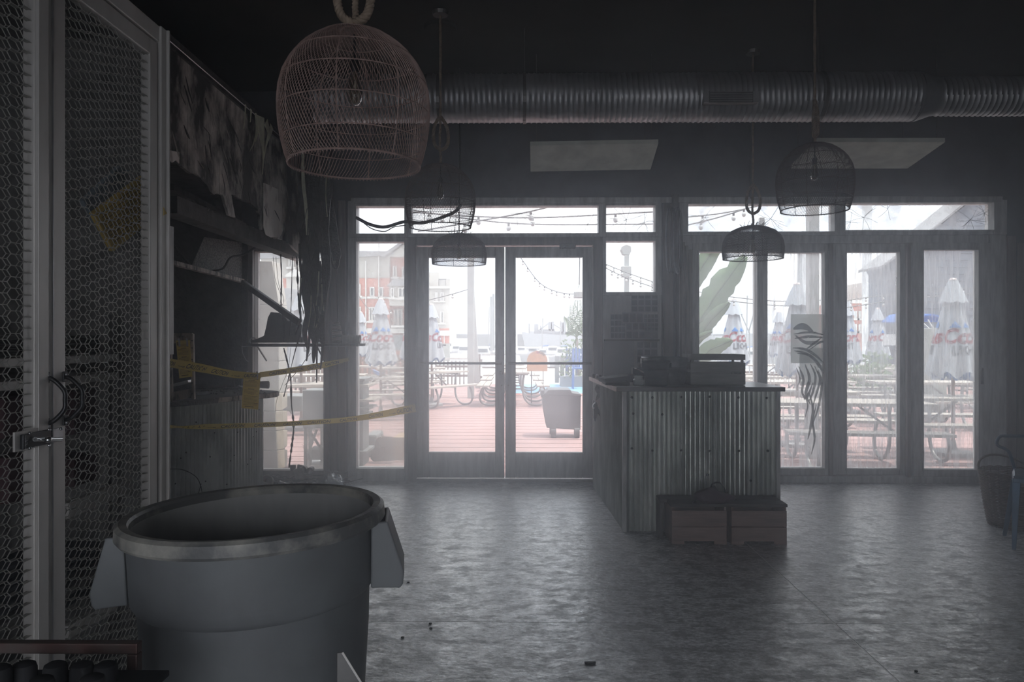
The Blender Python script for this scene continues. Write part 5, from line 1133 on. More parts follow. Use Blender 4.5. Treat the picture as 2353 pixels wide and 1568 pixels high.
# ---- umbrella
def umbrella_proto():
    t = thing('folded_umbrella', 'closed white umbrella', 'umbrella', (0, 0, 0), 'closed umbrellas on the deck'); n = 64; vs = []; fs = []; rows = 18; zb, zt3 = 1.02, 2.1
    def rad(u, a):   # u 0 bottom .. 1 top
        r = .225*(1-u)**.8 + .062; fold = .15*(1 - u*.6); return r*(1 + fold*math.cos(8*a) + .05*math.sin(3*a + 1))
    for i in range(rows+1):
        u = i/rows
        for k in range(n):
            a = 2*PI*k/n; r = rad(u, a); z = zb + (zt3-zb)*u + (.05*math.cos(8*a + .5) if i == 0 else 0); vs.append((r*math.cos(a), r*math.sin(a), z))
    for i in range(rows):
        for k in range(n): fs.append((i*n+k, i*n+(k+1) % n, (i+1)*n+(k+1) % n, (i+1)*n+k))
    MB().add(vs, fs).build('canopy', M['umb'], t, smooth=True)
    vs = []; fs = []
    for i, (r, z) in enumerate(((.165, 1.99), (.145, 2.02), (.10, 2.16), (.05, 2.27))):
        for k in range(n): a = 2*PI*k/n; q = 1 + (.10 if i < 2 else .05)*abs(math.cos(4*a)); vs.append((r*q*math.cos(a), r*q*math.sin(a), z - (.025*abs(math.cos(4*a)) if i == 0 else 0)))
    for i in range(3):
        for k in range(n): fs.append((i*n+k, i*n+(k+1) % n, (i+1)*n+(k+1) % n, (i+1)*n+k))
    MB().add(vs, fs).build('vent_cap', M['umb'], t, smooth='auto')
    MB().lathe([(.052, 2.268), (.055, 2.275), (.03, 2.3), (0, 2.305)], 16).build('finial', M['edge_pink'], t, smooth=True)
    MB().tube([(0,0,GZ), (0,0,2.2)], .024, 10).build('pole', M['wood_pole'], t, smooth='auto')
    MB().lathe([(.02, GZ), (.26, GZ), (.26, GZ + .05), (.05, GZ + .08), (.03, GZ + .2)], 24).build('base', M['far_grey'], t, smooth='auto')
    vs = [];
    for k in range(n): a = 2*PI*k/n; vs += [(rad(0, a)*.93*math.cos(a), rad(0, a)*.93*math.sin(a), zb + .07), (rad(0, a)*.86*math.cos(a), rad(0, a)*.86*math.sin(a), zb - .035 + .04*math.cos(8*a + .5))]
    MB().add(vs, [(2*k, 2*((k+1) % n), 2*((k+1) % n)+1, 2*k+1) for k in range(n)]).build('blue_lining', M['umb_blue'], t, smooth=True)
    def wrap(body, size, z0, a0, shear, off, m, nm, sub=0):
        v, f = text_mesh(body, size, shear, off, 'CENTER'); r0 = .225*(1-(z0-zb)/(zt3-zb))**.8 + .062
        o = MB().add(v, f).build(nm, m, t); b = bmesh.new(); b.from_mesh(o.data); bmesh.ops.triangulate(b, faces=b.faces[:])
        for _ in range(3): bmesh.ops.subdivide_edges(b, edges=[e_ for e_ in b.edges if e_.calc_length() > .03], cuts=1)
        for q in b.verts:
            z = z0 + q.co.y; u = (z-zb)/(zt3-zb); a = a0 + q.co.x/(r0*1.05); r = rad(u, a) + .007; q.co = (r*math.cos(a), r*math.sin(a), z)
        b.to_mesh(o.data); b.free()
    for k in range(2):
        a0 = -PI/2 + .25 + k*PI
        wrap('Coors', .27, 1.44, a0, .3, .008, M['umb_red'], 'lettering'); wrap('LIGHT', .165, 1.29, a0, 0, .006, M['umb_grey'], 'lettering')
        for da in (-.75, .05, .8):
            pts = []
            for dx, dz_ in ((-.07, 0), (.07, 0), (.02, .07), (-.005, .085), (-.02, .06)):
                z = 1.64 + dz_; u = (z-zb)/(zt3-zb); a = a0 + da + dx/.2; r = rad(u, a) + .012; pts.append((r*math.cos(a), r*math.sin(a), z))
            MB().add(pts, [(0,1,2,3,4)]).build('peak_mark', M['umb_blue'], t)
    return t
up = umbrella_proto()
ulist = [(875, 14.6, .15, 'closed white umbrella centred in the window left of the doors'), (829, 22, .9, 'closed umbrella at the left edge of the narrow left window'), (945, 19, .5, 'closed umbrella half hidden by the frame left of the doors'),
         (992, 17, 1.3, 'closed umbrella at the left edge of the left door pane'), (1687, 14.9, .3, 'closed umbrella beside the banana leaves behind the wooden crate'), (1790, 22, 1.8, 'small distant closed umbrella beside the pale mullion'),
         (1832, 10.7, -.35, 'large closed umbrella behind the smeared sliding door pane'), (1946, 15.5, 2.2, 'closed umbrella cut off at the left edge of the third sliding pane'), (2017, 19.5, .75, 'closed umbrella in the middle of the third sliding pane'),
         (2190, 9.9, .1, 'large closed umbrella in the rightmost pane'), (747, 15.0, .4, 'closed umbrella at the right side of the sooty left window'), (692, 12.6, 1.1, 'closed umbrella behind the melted strips in the left window')]
for i, (px, Y, rz, lab) in enumerate(ulist):
    p = out(px, 778, Y); loc = (p.x, Y, 0)
    if i == 0: up.location = loc; up.rotation_euler[2] = rz; up['label'] = lab
    else: dup(up, loc, rz, lab)
# ---- picnic table
def table_proto():
    t = thing('picnic_table', 'picnic table', 'picnic table', (0,0,0), 'picnic tables on the deck'); L_ = 1.75
    for k in range(5): MB().box(-L_/2, L_/2, -.36 + .145*k, -.36 + .145*k + .138, .70, .74).build('tabletop_plank', M['table_wood'], t)
    for s_ in (-1, 1):
        for k in range(2): y = s_*(.60 + .15*k); MB().box(-L_/2, L_/2, y - .068, y + .068, .41, .445).build('bench_plank', M['table_wood'], t)
    for x in (-.55, .55):
        for s_ in (-1, 1):
            MB().tube(rope_pts([(x, s_*.25, .695), (x, s_*.22, .45), (x, s_*.24, .18), (x, s_*.36, .02), (x, s_*.55, GZ + .03), (x, s_*.72, .04), (x, s_*.76, .2), (x, s_*.68, .40)], 5), .024, 8).build('frame_leg', M['tube_steel'], t, smooth=True)
        MB().box(x - .02, x + .02, -.34, .34, .66, .70).bar((x, -.24, .35), (x, .24, .35), .03, .03).bar((x, 0, .35), (x*.2, 0, .68), .025, .025).build('cross_bar', M['tube_steel'], t)
    return t
tp3 = table_proto()
tl_ = [(875, 14.6, .25, 'weathered picnic table under the umbrella in the narrow left window'), (836, 20.5, .1, 'far picnic table at the left edge of the narrow left window'), (945, 19.3, .15, 'far picnic table behind the frame left of the doors'),
       (992, 17.0, .9, 'picnic table angled at the left of the left door pane'), (1180, 17.4, PI/2, 'picnic table seen end-on behind the meeting door stiles, nearest of its row'), (1178, 19.8, PI/2, 'picnic table seen end-on, second of the row behind the door stiles'), (1176, 22.2, PI/2, 'picnic table seen end-on, last of the row behind the door stiles'),
       (1687, 14.9, .2, 'picnic table half hidden by the wooden crate on the counter'), (1790, 21.5, 0, 'far picnic table in line with the smeared pane'), (1815, 10.9, -.1, 'picnic table close behind the smeared sliding pane'), (1838, 13.4, .1, 'picnic table in the second row behind the smeared pane'),
       (1950, 15.5, -.1, 'picnic table in the second row at the left of the third pane'), (2030, 18.8, .1, 'far picnic table in the middle of the third pane'), (1950, 9.05, -.12, 'near picnic table at the left of the third sliding pane'), (2220, 9.75, -.1, 'large near picnic table across the rightmost pane'), (2120, 13.2, -.1, 'picnic table in the second row right of the third pane'),
       (680, 12.4, .3, 'picnic table behind the grey ledge in the sooty left window'), (745, 15.6, .1, 'picnic table at the right side of the sooty left window'), (2260, 16.5, .1, 'far picnic table at the edge of the rightmost pane')]
for i, (px, Y, rz, lab) in enumerate(tl_):
    p = out(px, 778, Y); loc = (p.x, Y, 0)
    if i == 0: tp3.location = loc; tp3.rotation_euler[2] = rz; tp3['label'] = lab
    else: dup(tp3, loc, rz, lab)
# ---- fences and railing
def fence(px0, px1, Y, pyt, sp, w_, m, lab, name='picket_fence', gap_bottom=.08, rail=True, top=None):
    a, b = out(px0, 778, Y).x, out(px1, 778, Y).x; h = out(0, pyt, Y).z; t = thing(name, lab, 'fence', ((a+b)/2, Y, GZ)); n = int((b-a)/sp)
    me = None
    for k in range(n):
        x = a + sp*k; j = .02*math.sin(k*7.3) if name == 'picket_fence' else 0
        if me is None: o = MB().box(0, w_, 0, .025, gap_bottom, h).build('picket', M[m], None); me = o.data; o.parent = t; o.location = (x - t.location.x, 0, 0)
        else: o = bpy.data.objects.new('picket', me); COL.objects.link(o); o.parent = t; o.location = (x - t.location.x, 0, j)
    MB().box(a, b, Y + .026, Y + .07, .2, .28).box(a, b, Y + .026, Y + .07, h - .28, h - .2).build('rail', M[m], t)
    if top: MB().box(a, b, Y - .05, Y + .09, h, h + .05).build('top_rail', M[top], t)
    return t
fence(640, 984, 25.0, 812, .16, .12, 'fence_brown', 'brown picket fence in front of the brick houses at the left')
fence(1000, 1078, 24.9, 826, .135, .045, 'fence_brown', 'open dark railing with spaced pickets left of the wooden post', 'deck_railing', -.05, True, 'white_trim')
fence(1078, 1108, 24.0, 812, .13, .11, 'fence_brown', 'tall brown board screen right of the wooden post')
fence(1275, 1345, 24.4, 815, .17, .14, 'render_grey', 'grey board screen beside the blue chairs')
fence(1700, 2026, 24.8, 850, .17, .13, 'fence_brown', 'long low brown board fence behind the right picnic tables')
for k, pyz in enumerate((815, 845)):
    a, b = out(1108, pyz, 24.8), out(1276, pyz, 24.8); t = MB().bar(a, b, .05, .05).build('handrail', M['white_trim'] if k == 0 else M['fence_brown'], None); tag(t, ('pale upper' if k == 0 else 'dark lower') + ' handrail in front of the water behind the doors', 'handrail')
# ---- wooden posts
def post(px, pyt, Y, w_, lab, m='grey_post', lean=0, name='timber_post'):
    p = out(px, 778, Y); h = out(px, pyt, Y).z; t = MB().bar((p.x, Y, GZ), (p.x - lean, Y, h), w_, w_, (0,1,0)).build(name, M[m], None, bevel=.01); tag(t, lab, 'post'); return t
post(1082, 540, 19.2, .17, 'square grey timber post standing on the red deck in the left door')
post(1098, 650, 23, .15, 'leaning timber post behind the square one in the left door', lean=.2)
post(1867, 440, 9.6, .13, 'square grey post close behind the smeared sliding pane')
post(1992, 460, 40, .38, 'tall pale mast in the third sliding pane', 'far_white', name='mast'); post(1129, 682, 90, .3, 'thin left mast of the pair in the left door', 'far_grey', name='mast'); post(1134, 676, 95, .3, 'thin right mast of the pair in the left door', 'far_grey', name='mast')
post(1750, 500, 8.6, .06, 'slim white post just outside beside the first sliding pane', 'far_white', name='slim_post'); post(1838, 560, 40, .2, 'thin distant mast above the large closed umbrella', 'far_grey', name='mast'); post(1850, 560, 42, .25, 'second thin mast above the large closed umbrella', 'far_white', name='mast')
# lamp post with floodlight
lp = thing('lamp_post', 'grey floodlight post with a control box in the small upper window', 'lamp post', tuple(out(1440, 778, 15)[0:2]) + (GZ,))
Y = 15; x = out(1440, 0, Y).x
MB().box(x - .045, x + .045, Y - .045, Y + .045, GZ, out(0, 590, Y).z).build('post', M['grey_post'], lp, bevel=.005)
a, b = out(1427, 638, Y), out(1449, 613, Y); MB().box(a.x, b.x, Y - .12, Y + .06, a.z, b.z).build('control_box', M['grey_post'], lp, bevel=.01)
MB().prism([out(*q, Y) for q in ((1430,566),(1440,562),(1450,566),(1451,577),(1446,587),(1432,585),(1427,574))], (0, .2, 0)).build('floodlight', M['grey_post'], lp, bevel=.01)
# ---- bin
bn = thing('wheeled_bin', 'grey wheeled bin standing on the red deck behind the right door', 'bin', tuple(atz(1290, 1004, GZ)))
Y = 11.5
MB().prism([out(*q, Y) for q in ((1246,903),(1335,906),(1334,989),(1256,984),(1247,935))], (0, .55, 0)).build('body', M['bin'], bn, bevel=.015)
MB().prism([out(*q, Y - .03) for q in ((1255,902),(1260,896),(1311,896),(1314,903),(1336,907),(1336,912),(1246,908))], (0, .6, 0)).build('lid', M['bin'], bn, bevel=.01)
MB().box(out(1243,0,Y).x, out(1251,0,Y).x, Y, Y + .5, out(0,912,Y).z, out(0,896,Y).z).build('handle', M['bin'], bn, bevel=.01)
for px in (1272, 1326): MB().lathe([(0,-.04),(.09,-.04),(.09,.04),(0,.04)], 18, (out(px,0,Y).x, Y + .06, GZ + .09), M=Matrix.Rotation(PI/2, 3, 'Y')).build('wheel', M['bin'], bn, smooth='auto')
MB().box(out(1263,0,Y).x, out(1278,0,Y).x, Y - .01, Y + .1, GZ + .06, out(0,980,Y).z).build('wheel_fork', M['bin'], bn)
# ---- arched sign
Y = 17.0; sg = thing('arched_sign', 'arched orange board sign on a thin stake behind the right door', 'sign', tuple(out(1222, 870, Y)[0:2]) + (GZ,))
c = out(1234.5, 830, Y); r = (out(1258, 0, Y).x - out(1211, 0, Y).x)/2; zb4 = out(0, 853, Y).z
MB().prism([(c.x - r, Y, zb4), (c.x + r, Y, zb4)] + [(c.x + r*math.cos(PI*k/20), Y, c.z + r*math.sin(PI*k/20)) for k in range(21)], (0, .02, 0)).build('board', M['orange'], sg)
MB().box(out(1221,0,Y).x - .012, out(1221,0,Y).x + .012, Y + .02, Y + .04, GZ, c.z).build('stake', M['black'], sg)
MB().box(out(1248,0,Y).x - .012, out(1248,0,Y).x + .012, Y + .02, Y + .04, GZ, c.z).build('stake', M['grey_post'], sg)
def arc_text(body, a_start, a_step, m, nm):
    for i, chx in enumerate(body):
        v, f = text_mesh(chx, .065, 0, .003, 'CENTER'); a = a_start - a_step*i; R_ = r*.80; ca, sa = math.cos(a - PI/2), math.sin(a - PI/2)
        MB().add([(c.x + R_*math.cos(a) + p[0]*ca - p[1]*sa, Y - .004, c.z + R_*math.sin(a) + p[0]*sa + p[1]*ca) for p in v], f).build(nm, m, sg)
arc_text('CITY', 2.25, .15, mat('faded_print', (.42,.27,.2), .8), 'lettering'); arc_text('KING', 1.30, .17, M['ink'], 'lettering')
MB().lathe([(0,-.003),(.03,0)], 12, (c.x + .01, Y - .003, c.z + r*.84), M=Matrix.Rotation(PI/2, 3, 'X')).build('red_dot', M['umb_red'], sg)
# ---- blue chairs
def blue_chair(px, Y, lab):
    p = out(px, 0, Y); t = thing('blue_chair', lab, 'chair', (p.x, Y, GZ), 'tall blue chairs')
    for dx in (-.17, .17):
        for dy in (0, .38): MB().bar((p.x + dx, Y + dy, GZ), (p.x + dx*.85, Y + dy*.9, GZ + .66 + (.6 if dy else .16)), .045, .03, (0,1,0)).build('leg', M['blue_chair'], t)
    MB().box(p.x - .2, p.x + .2, Y - .02, Y + .4, GZ + .62, GZ + .66).build('seat', M['blue_chair'], t)
    for k in range(4): MB().box(p.x - .18 + .095*k, p.x - .11 + .095*k, Y + .34, Y + .365, GZ + .66, GZ + 1.2 + .04*math.sin(PI*(k + .5)/4)).build('back_slat', M['blue_chair'], t)
blue_chair(1314, 24.0, 'tall blue chair left of the pair beside the grey screen'); blue_chair(1330, 22.4, 'tall blue chair nearer the camera beside the grey screen')
# ---- plants
def leaf_blade(mb, base, tip, width, sag, n=10, side=None, notch=0):
    base, tip = Vector(base), Vector(tip); d = tip-base; s_ = side or d.cross(Vector((0,1,0))).normalized(); L_ = []; R2 = []
    for i in range(n+1):
        u = i/n; p = base + d*u + Vector((0, 0, sag*math.sin(PI*u))); w_ = width*math.sin(PI*min(1, u*.93 + .05))**.55
        nl = 1 - (notch*random.random() if i % 2 else 0); L_.append(p + s_*w_*nl + Vector((0, .04*w_, 0))); R2.append(p - s_*w_*(1 - (notch*random.random()*.5 if i % 2 else 0)) + Vector((0, .04*w_, 0)))
        if i == 0: C_ = [p]
        else: C_.append(p)
    m = n+1; mb.add(L_ + C_ + R2, [(i, i+1, m+i+1, m+i) for i in range(n)] + [(m+i, m+i+1, 2*m+i+1, 2*m+i) for i in range(n)])
bp = thing('banana_plant', 'tall banana plant with torn leaves outside the first sliding pane', 'plant', tuple(out(1560, 0, 10.6)[0:2]) + (GZ,))
Y = 10.6; bx = out(1560, 0, Y).x
MB().tube([(bx, Y, GZ + .2), (bx, Y, 1.2), (bx + .03, Y, 2.0)], [.09, .07, .04], 12).build('stem', M['leaf2'], bp, smooth=True)
MB().lathe([(.22, GZ), (.28, GZ + .3), (.25, GZ + .3), (.0, GZ + .27)], 20, (bx, Y, 0)).build('pot', M['far_grey'], bp, smooth='auto')
for a, b, w_, sg_, nt_ in (((1575,790),(1712,588),.20,.05,.35), ((1572,690),(1662,540),.13,.04,.2), ((1590,800),(1676,695),.10,.06,.3), ((1585,850),(1682,782),.13,.08,.3), ((1590,785),(1636,762),.05,.0,0)):
    random.seed(int(a[0]*b[1])); mb = MB(); leaf_blade(mb, out(*a, Y - .1), out(*b, Y - .35), w_, sg_, 16, notch=nt_); o = mb.build('leaf', M['leaf'], bp, smooth='auto')
    so = o.modifiers.new('solid', 'SOLIDIFY'); so.thickness = .003
    MB().tube([out(*a, Y - .1), (out(*a, Y - .1) + out(*b, Y - .35))/2 + Vector((0, 0, sg_)), out(*b, Y - .35)], .012, 6).build('midrib', M['leaf2'], bp)
random.seed(21)
def bush(px, pyb, Y, r, h, n, lab, m='leaf2', name='potted_bush', cat='bush'):
    p = out(px, 0, Y); t = thing(name, lab, cat, (p.x, Y, GZ)); mb = MB()
    for k in range(n):
        a = random.uniform(0, 2*PI); rr = r*math.sqrt(random.random()); z = random.uniform(.25, h); c = Vector((p.x + rr*math.cos(a), Y + rr*math.sin(a), z)); d = Vector((random.uniform(-1,1), random.uniform(-1,1), random.uniform(-.3,1))).normalized()*.13; s_ = d.orthogonal().normalized()*.035
        mb.add([c, c + d*.5 + s_, c + d, c + d*.5 - s_], [(0,1,2,3)])
    o = mb.build('foliage', M[m], t); o['kind'] = 'stuff'
    MB().box(p.x - r, p.x + r, Y - r*.6, Y + r*.6, GZ, .3).build('planter', M['far_grey'], t)
    for k in range(5): MB().tube([(p.x, Y, .2), (p.x + random.uniform(-r, r)*.7, Y, h*.8)], .012, 5).build('stem', M['fence_brown'], t)
bush(1330, 0, 23.8, .6, 1.45, 420, 'leafy bush above the grey screen at the right door')
bush(1995, 0, 17.5, .55, 1.15, 500, 'low green bush in a planter left of the third pane umbrella')
pm = thing('palm', 'feathery palm rising behind the grey screen in the right door', 'palm', tuple(out(1325, 0, 25.6)[0:2]) + (GZ,))
Y = 24.9; p = out(1325, 0, Y); MB().tube([(p.x, Y, GZ), (p.x, Y, 1.5)], .05, 8).build('trunk', M['fence_brown'], pm)
for k, (ex_, ey) in enumerate(((1316,702),(1340,712),(1302,730),(1350,745),(1328,690),(1306,770))):
    a, b = Vector((p.x, Y, 1.5)), out(ex_, ey, Y); mb = MB(); mb.tube([a, (a+b)/2 + Vector((0,0,.12)), b], .01, 4)
    for i in range(18):
        u = .15 + .85*i/18; q = a.lerp(b, u) + Vector((0, 0, .12*math.sin(PI*u))); l = .34*(1 - u*.6)
        for s_ in (-1, 1): mb.add([q, q + Vector((s_*l*.6, .02, l*.25)), q + Vector((s_*l, .02, -l*.15)), q + Vector((s_*l*.55, .02, l*.12))], [(0,1,2,3)])
    mb.build('frond', M['leaf2'], pm)
# ---- string lights
def string(pts, Y, n, lab, r=.010, br=.035, Y1=None):
    t = thing('string_lights', lab, 'string lights', tuple(out(*pts[0], Y))); Y1 = Y1 or Y; m = len(pts)-1
    P = rope_pts([out(px, py, Y + (Y1-Y)*i/m) for i, (px, py) in enumerate(pts)], 8); MB().tube(P, r, 4).build('cord', M['wire'], t)
    for k in range(n):
        q = P[int((k + .5)/n*(len(P)-1))]; MB().lathe([(.0, 0), (br*.5, -.01), (br*.5, -br*1.6), (0, -br*1.6)], 8, q).build('socket', M['wire'], t)
        MB().ball(q + Vector((0, 0, -br*2.4)), br, 8, 6, (1,1,1.15)).build('bulb', M['lamp_glass'], t, smooth=True)
string([(1196,592),(1240,650),(1285,672),(1332,677)], 20, 10, 'string lights curving down across the right door pane')
ln = thing('hanging_lantern', 'pale lantern at the end of the string lights in the right door', 'lantern', tuple(out(1332, 660, 20)))
c = out(1331, 682, 20); MB().lathe([(0, .32), (.03, .3), (.05, .22), (.13, .14), (.15, .12), (.15, -.02), (.12, -.04), (0, -.05)], 14, c).build('lantern_body', M['grey_post'], ln, smooth='auto')
MB().tube([c + Vector((0,0,.3)), c + Vector((.02,0,1.6))], .012, 5).build('hanger', M['wire'], ln)
string([(1384,604),(1420,619),(1460,634),(1512,652)], 14, 6, 'upper string lights sloping down in the small window', .008, .024); string([(1384,612),(1420,630),(1460,646),(1512,664)], 13.4, 7, 'lower string lights sloping down in the small window', .008, .024)
string([(1590,668),(1660,680),(1780,692),(1900,690)], 16, 8, 'upper string lights crossing the first two sliding panes', .009, .026); string([(1590,680),(1660,690),(1780,702),(1900,705)], 14.5, 8, 'lower string lights crossing the first two sliding panes', .009, .026)
string([(1900,700),(1990,684),(2080,676),(2260,660)], 13.6, 7, 'string lights rising to the right across the third pane', .008, .022); string([(1900,715),(1990,700),(2080,688),(2260,672)], 12.6, 7, 'nearer string lights rising to the right across the third pane', .008, .022)
string([(930,486),(1080,497),(1250,500),(1520,486)], 10.5, 4, 'string lights seen through the long transom over the doors', br=.035); string([(930,480),(1100,506),(1250,516),(1520,515)], 11, 3, 'lower string lights seen through the long transom', br=.035); string([(960,532),(1100,508),(1200,490),(1270,474)], 9.6, 2, 'string lights rising steeply through the long transom', br=.035)
string([(1570,500),(1660,490),(1760,470)], 11.5, 2, 'string lights behind the crazed transom over the first sliding pane', br=.035); string([(1570,520),(1650,500),(1720,478)], 11, 2, 'lower string lights behind the crazed transom at the right', br=.035)
string([(800,640),(850,712),(905,712),(960,700)], 22, 4, 'string lights in front of the brick houses at the left'); string([(985,690),(1040,676),(1080,664)], 19.5, 1, 'short string of lights left of the square timber post')
# ================================================================= BUILDINGS
def fac(px0, px1, py0, py1, Y, m, nm, par, d=.3, dy=0): 
    a, b = out(px0, py1, Y), out(px1, py0, Y); return MB().box(a.x, b.x, Y + dy, Y + dy + d, a.z, b.z).build(nm, M[m], par)
def window_far(par, px0, px1, py0, py1, Y, mull=1):
    a, b = out(px0, py1, Y), out(px1, py0, Y); f = .09
    fr = MB().frame(a.x, b.x, a.z, b.z, a.x + f, b.x - f, a.z + f, b.z - f, Y - .12, Y + .02)
    for k in range(mull): x = a.x + (b.x-a.x)*(k+1)/(mull+1); fr.box(x - f/2, x + f/2, Y - .10, Y, a.z + f, b.z - f)
    fr.box(a.x - .15, b.x + .15, Y - .2, Y + .02, a.z - .14, a.z)
    w_ = fr.build('window', M['white_trim'], par); MB().box(a.x + f, b.x - f, Y - .04, Y - .01, a.z + f, b.z - f).build('pane', M['win_dark'], w_)
Y = 55
th = thing('brick_townhouse', 'red brick townhouse with a pale bay behind the left windows', 'house', tuple(out(880, 850, Y)[0:2]) + (-1.6,))
fac(600, 895, 640, 860, Y, 'brick', 'brick_wall', th, 2); fac(895, 965, 590, 860, Y + .5, 'brick', 'brick_wall', th, 2); fac(600, 895, 590, 640, Y + .1, 'pale_wall', 'upper_wall', th, 2)
fac(600, 965, 755, 766, Y - .12, 'white_trim', 'stone_band', th, .4); fac(600, 895, 682, 687, Y - .1, 'white_trim', 'stone_band', th, .3)
MB().prism([out(*q, Y - .3) for q in ((590,594),(835,590),(905,585),(905,578),(820,577),(700,574),(590,580))], (0, 3, 0)).build('roof', M['roof_grey'], th)
MB().prism([out(*q, Y - .2) for q in ((890,590),(930,560),(965,590))], (0, 2, 0)).build('gable', M['pale_wall'], th); MB().prism([out(*q, Y - .6) for q in ((880,592),(930,555),(972,592),(974,587),(930,549),(874,588))], (0, 3, 0)).build('gable_roof', M['roof_grey'], th)
fac(894, 962, 656, 702, Y - 1.4, 'pale_wall', 'bay', th, 1.6); MB().prism([out(*q, Y - 1.6) for q in ((888,657),(970,657),(955,641),(905,641))], (0, 1.8, 0)).build('bay_roof', M['roof_grey'], th)
window_far(th, 898, 906, 662, 684, Y - 1.4, 0); window_far(th, 915, 934, 661, 685, Y - 1.4, 1); window_far(th, 905, 925, 711, 751, Y + .4, 1); window_far(th, 903, 912, 612, 637, Y + .4, 0); window_far(th, 924, 932, 614, 638, Y + .4, 0)
window_far(th, 848, 863, 706, 738, Y, 1); window_far(th, 871, 881, 660, 683, Y, 0); window_far(th, 850, 861, 660, 682, Y, 0); window_far(th, 820, 829, 653, 680, Y, 0); window_far(th, 820, 830, 705, 726, Y, 0)
fac(898, 964, 748, 753, Y - 1.0, 'white_trim', 'balcony_slab', th, 1.2); rl = MB()
for k in range(20): x = out(898 + 3.3*k, 0, Y).x; rl.box(x - .02, x + .02, Y - .95, Y - .9, out(0,748,Y).z, out(0,734,Y).z)
rl.box(out(898,0,Y).x, out(964,0,Y).x, Y - .96, Y - .89, out(0,734,Y).z, out(0,733,Y).z); rl.build('balcony_railing', M['fence_brown'], th)
for px0, px1 in ((845, 862), (903, 925), (940, 962), (700, 720), (735, 760)): fac(px0, px1, 770, 806, Y - .05, 'win_dark', 'ground_floor_window', th, .1)
# part of the row seen in the sooty window
window_far(th, 664, 676, 594, 614, Y, 1); window_far(th, 664, 673, 642, 662, Y, 0); window_far(th, 682, 690, 642, 662, Y, 0)
MB().prism([out(*q, Y - .5) for q in ((656,632),(676,618),(697,632))], (0, .5, 0)).build('pediment', M['white_trim'], th); fac(656, 697, 632, 636, Y - .5, 'white_trim', 'pediment_base', th, .5); fac(658, 697, 636, 668, Y - .25, 'pale_wall', 'entry_bay', th, .3)
MB().prism([out(*q, 40) for q in ((640,662),(660,662),(760,680),(760,720),(640,730))], (0, 4, 0)).build('shed_roof', M['roof_grey'], th); fac(640, 765, 715, 860, 41, 'pale_wall', 'shed_wall', th, 3)
fac(869, 871, 560, 830, Y - .2, 'white_trim', 'downpipe', th, .2); fac(839, 841, 600, 830, Y - .2, 'white_trim', 'downpipe', th, .2)
Y = 75
tw = thing('corner_tower', 'pale tower building with a roof terrace beyond the left door', 'building', tuple(out(1010, 830, Y)[0:2]) + (-1.6,))
fac(960, 1033, 662, 790, Y, 'pale_wall', 'wall', tw, 8); fac(960, 1008, 626, 662, Y, 'pale_wall', 'wall', tw, 8); fac(1024, 1034, 641, 662, Y, 'pale_wall', 'parapet', tw, 1); fac(960, 1035, 658, 663, Y - .3, 'white_trim', 'cornice', tw, .5)
fac(960, 1032, 755, 808, Y - .05, 'brick', 'brick_base', tw, .2); fac(995, 1033, 760, 772, Y - .2, 'white_trim', 'stone_band', tw, .3); fac(980, 1033, 790, 830, Y - .2, 'render_grey', 'ground_floor', tw, .4)
for px0, px1, py0, py1 in ((1012,1020,672,692), (1000,1006,672,692), (1011,1020,716,743), (998,1004,716,743), (1000,1022,770,792)): window_far(tw, px0, px1, py0, py1, Y, 1)
rl = MB()
for k in range(9): x = out(1008 + 2*k, 0, Y).x; rl.box(x - .02, x + .02, Y, Y + .05, out(0,658,Y).z, out(0,643,Y).z)
rl.box(out(1008,0,Y).x, out(1025,0,Y).x, Y, Y + .05, out(0,644,Y).z, out(0,642,Y).z); rl.build('terrace_railing', M['roof_grey'], tw)
# dark blue-grey building at the right
Y = 23.8
bb = thing('grey_shed_building', 'large blue-grey board building rising at the right beyond the sliding doors', 'building', tuple(out(2150, 800, Y)[0:2]) + (GZ,))
xL = out(2036, 0, Y).x; pts = [(xL, Y, GZ), (xL, Y, out(0, 628, Y).z), (out(2032,0,Y).x, Y, out(0, 622, Y).z), (out(2030,0,Y).x, Y, out(0, 613, Y).z)] + [tuple(out(2150, 527, Y)), tuple(out(2260, 440, Y)), tuple(out(2420, 420, Y)), (out(2420,0,Y).x, Y, GZ)]
MB().prism(pts, (0, 1.2, 0)).build('wall', M['barn'], bb)
sdg = MB(); zq = GZ + .3
while zq < 5.6:
    xl2 = max(xL, out(2040 + max(0, (out(0,628,Y).z*0 + (zq - out(0,628,Y).z)*97*1.25)), 0, Y).x); sdg.prism([(xl2, Y - .004, zq), (out(2410,0,Y).x, Y - .004, zq), (out(2410,0,Y).x, Y - .03, zq + .01), (xl2, Y - .03, zq + .01)], (0, 0, .02)); zq += .22
sdg.build('board_siding', M['barn'], bb)
fac(2060, 2118, 700, 860, Y - .1, 'barn', 'corner_board', bb, .1)
MB().prism([tuple(out(2026,617,Y - .5)), tuple(out(2150,524,Y - .5)), tuple(out(2262,434,Y - .5)), tuple(out(2262,428,Y - .5)), tuple(out(2150,519,Y - .5)), tuple(out(2026,611,Y - .5))], (0, 1.6, 0)).build('roof_edge', M['roof_grey'], bb)
Y = 60
b2 = thing('distant_brick_block', 'hazy flat-roofed brick block left of the blue-grey building', 'building', tuple(out(1990, 830, Y)[0:2]) + (-1.6,))
fac(1954, 2060, 694, 840, Y, 'brick', 'wall', b2, 8); fac(2005, 2060, 646, 700, Y + 3, 'pale_wall', 'upper_wall', b2, 8); fac(1954, 2060, 690, 697, Y - .3, 'white_trim', 'cornice', b2, .5)
for px in (1962, 1972, 1988, 2002, 2014, 2026): window_far(b2, px, px + 6, 715, 732, Y, 1); window_far(b2, px, px + 6, 745, 762, Y, 1)
window_far(b2, 2014, 2020, 652, 664, Y + 3, 0)
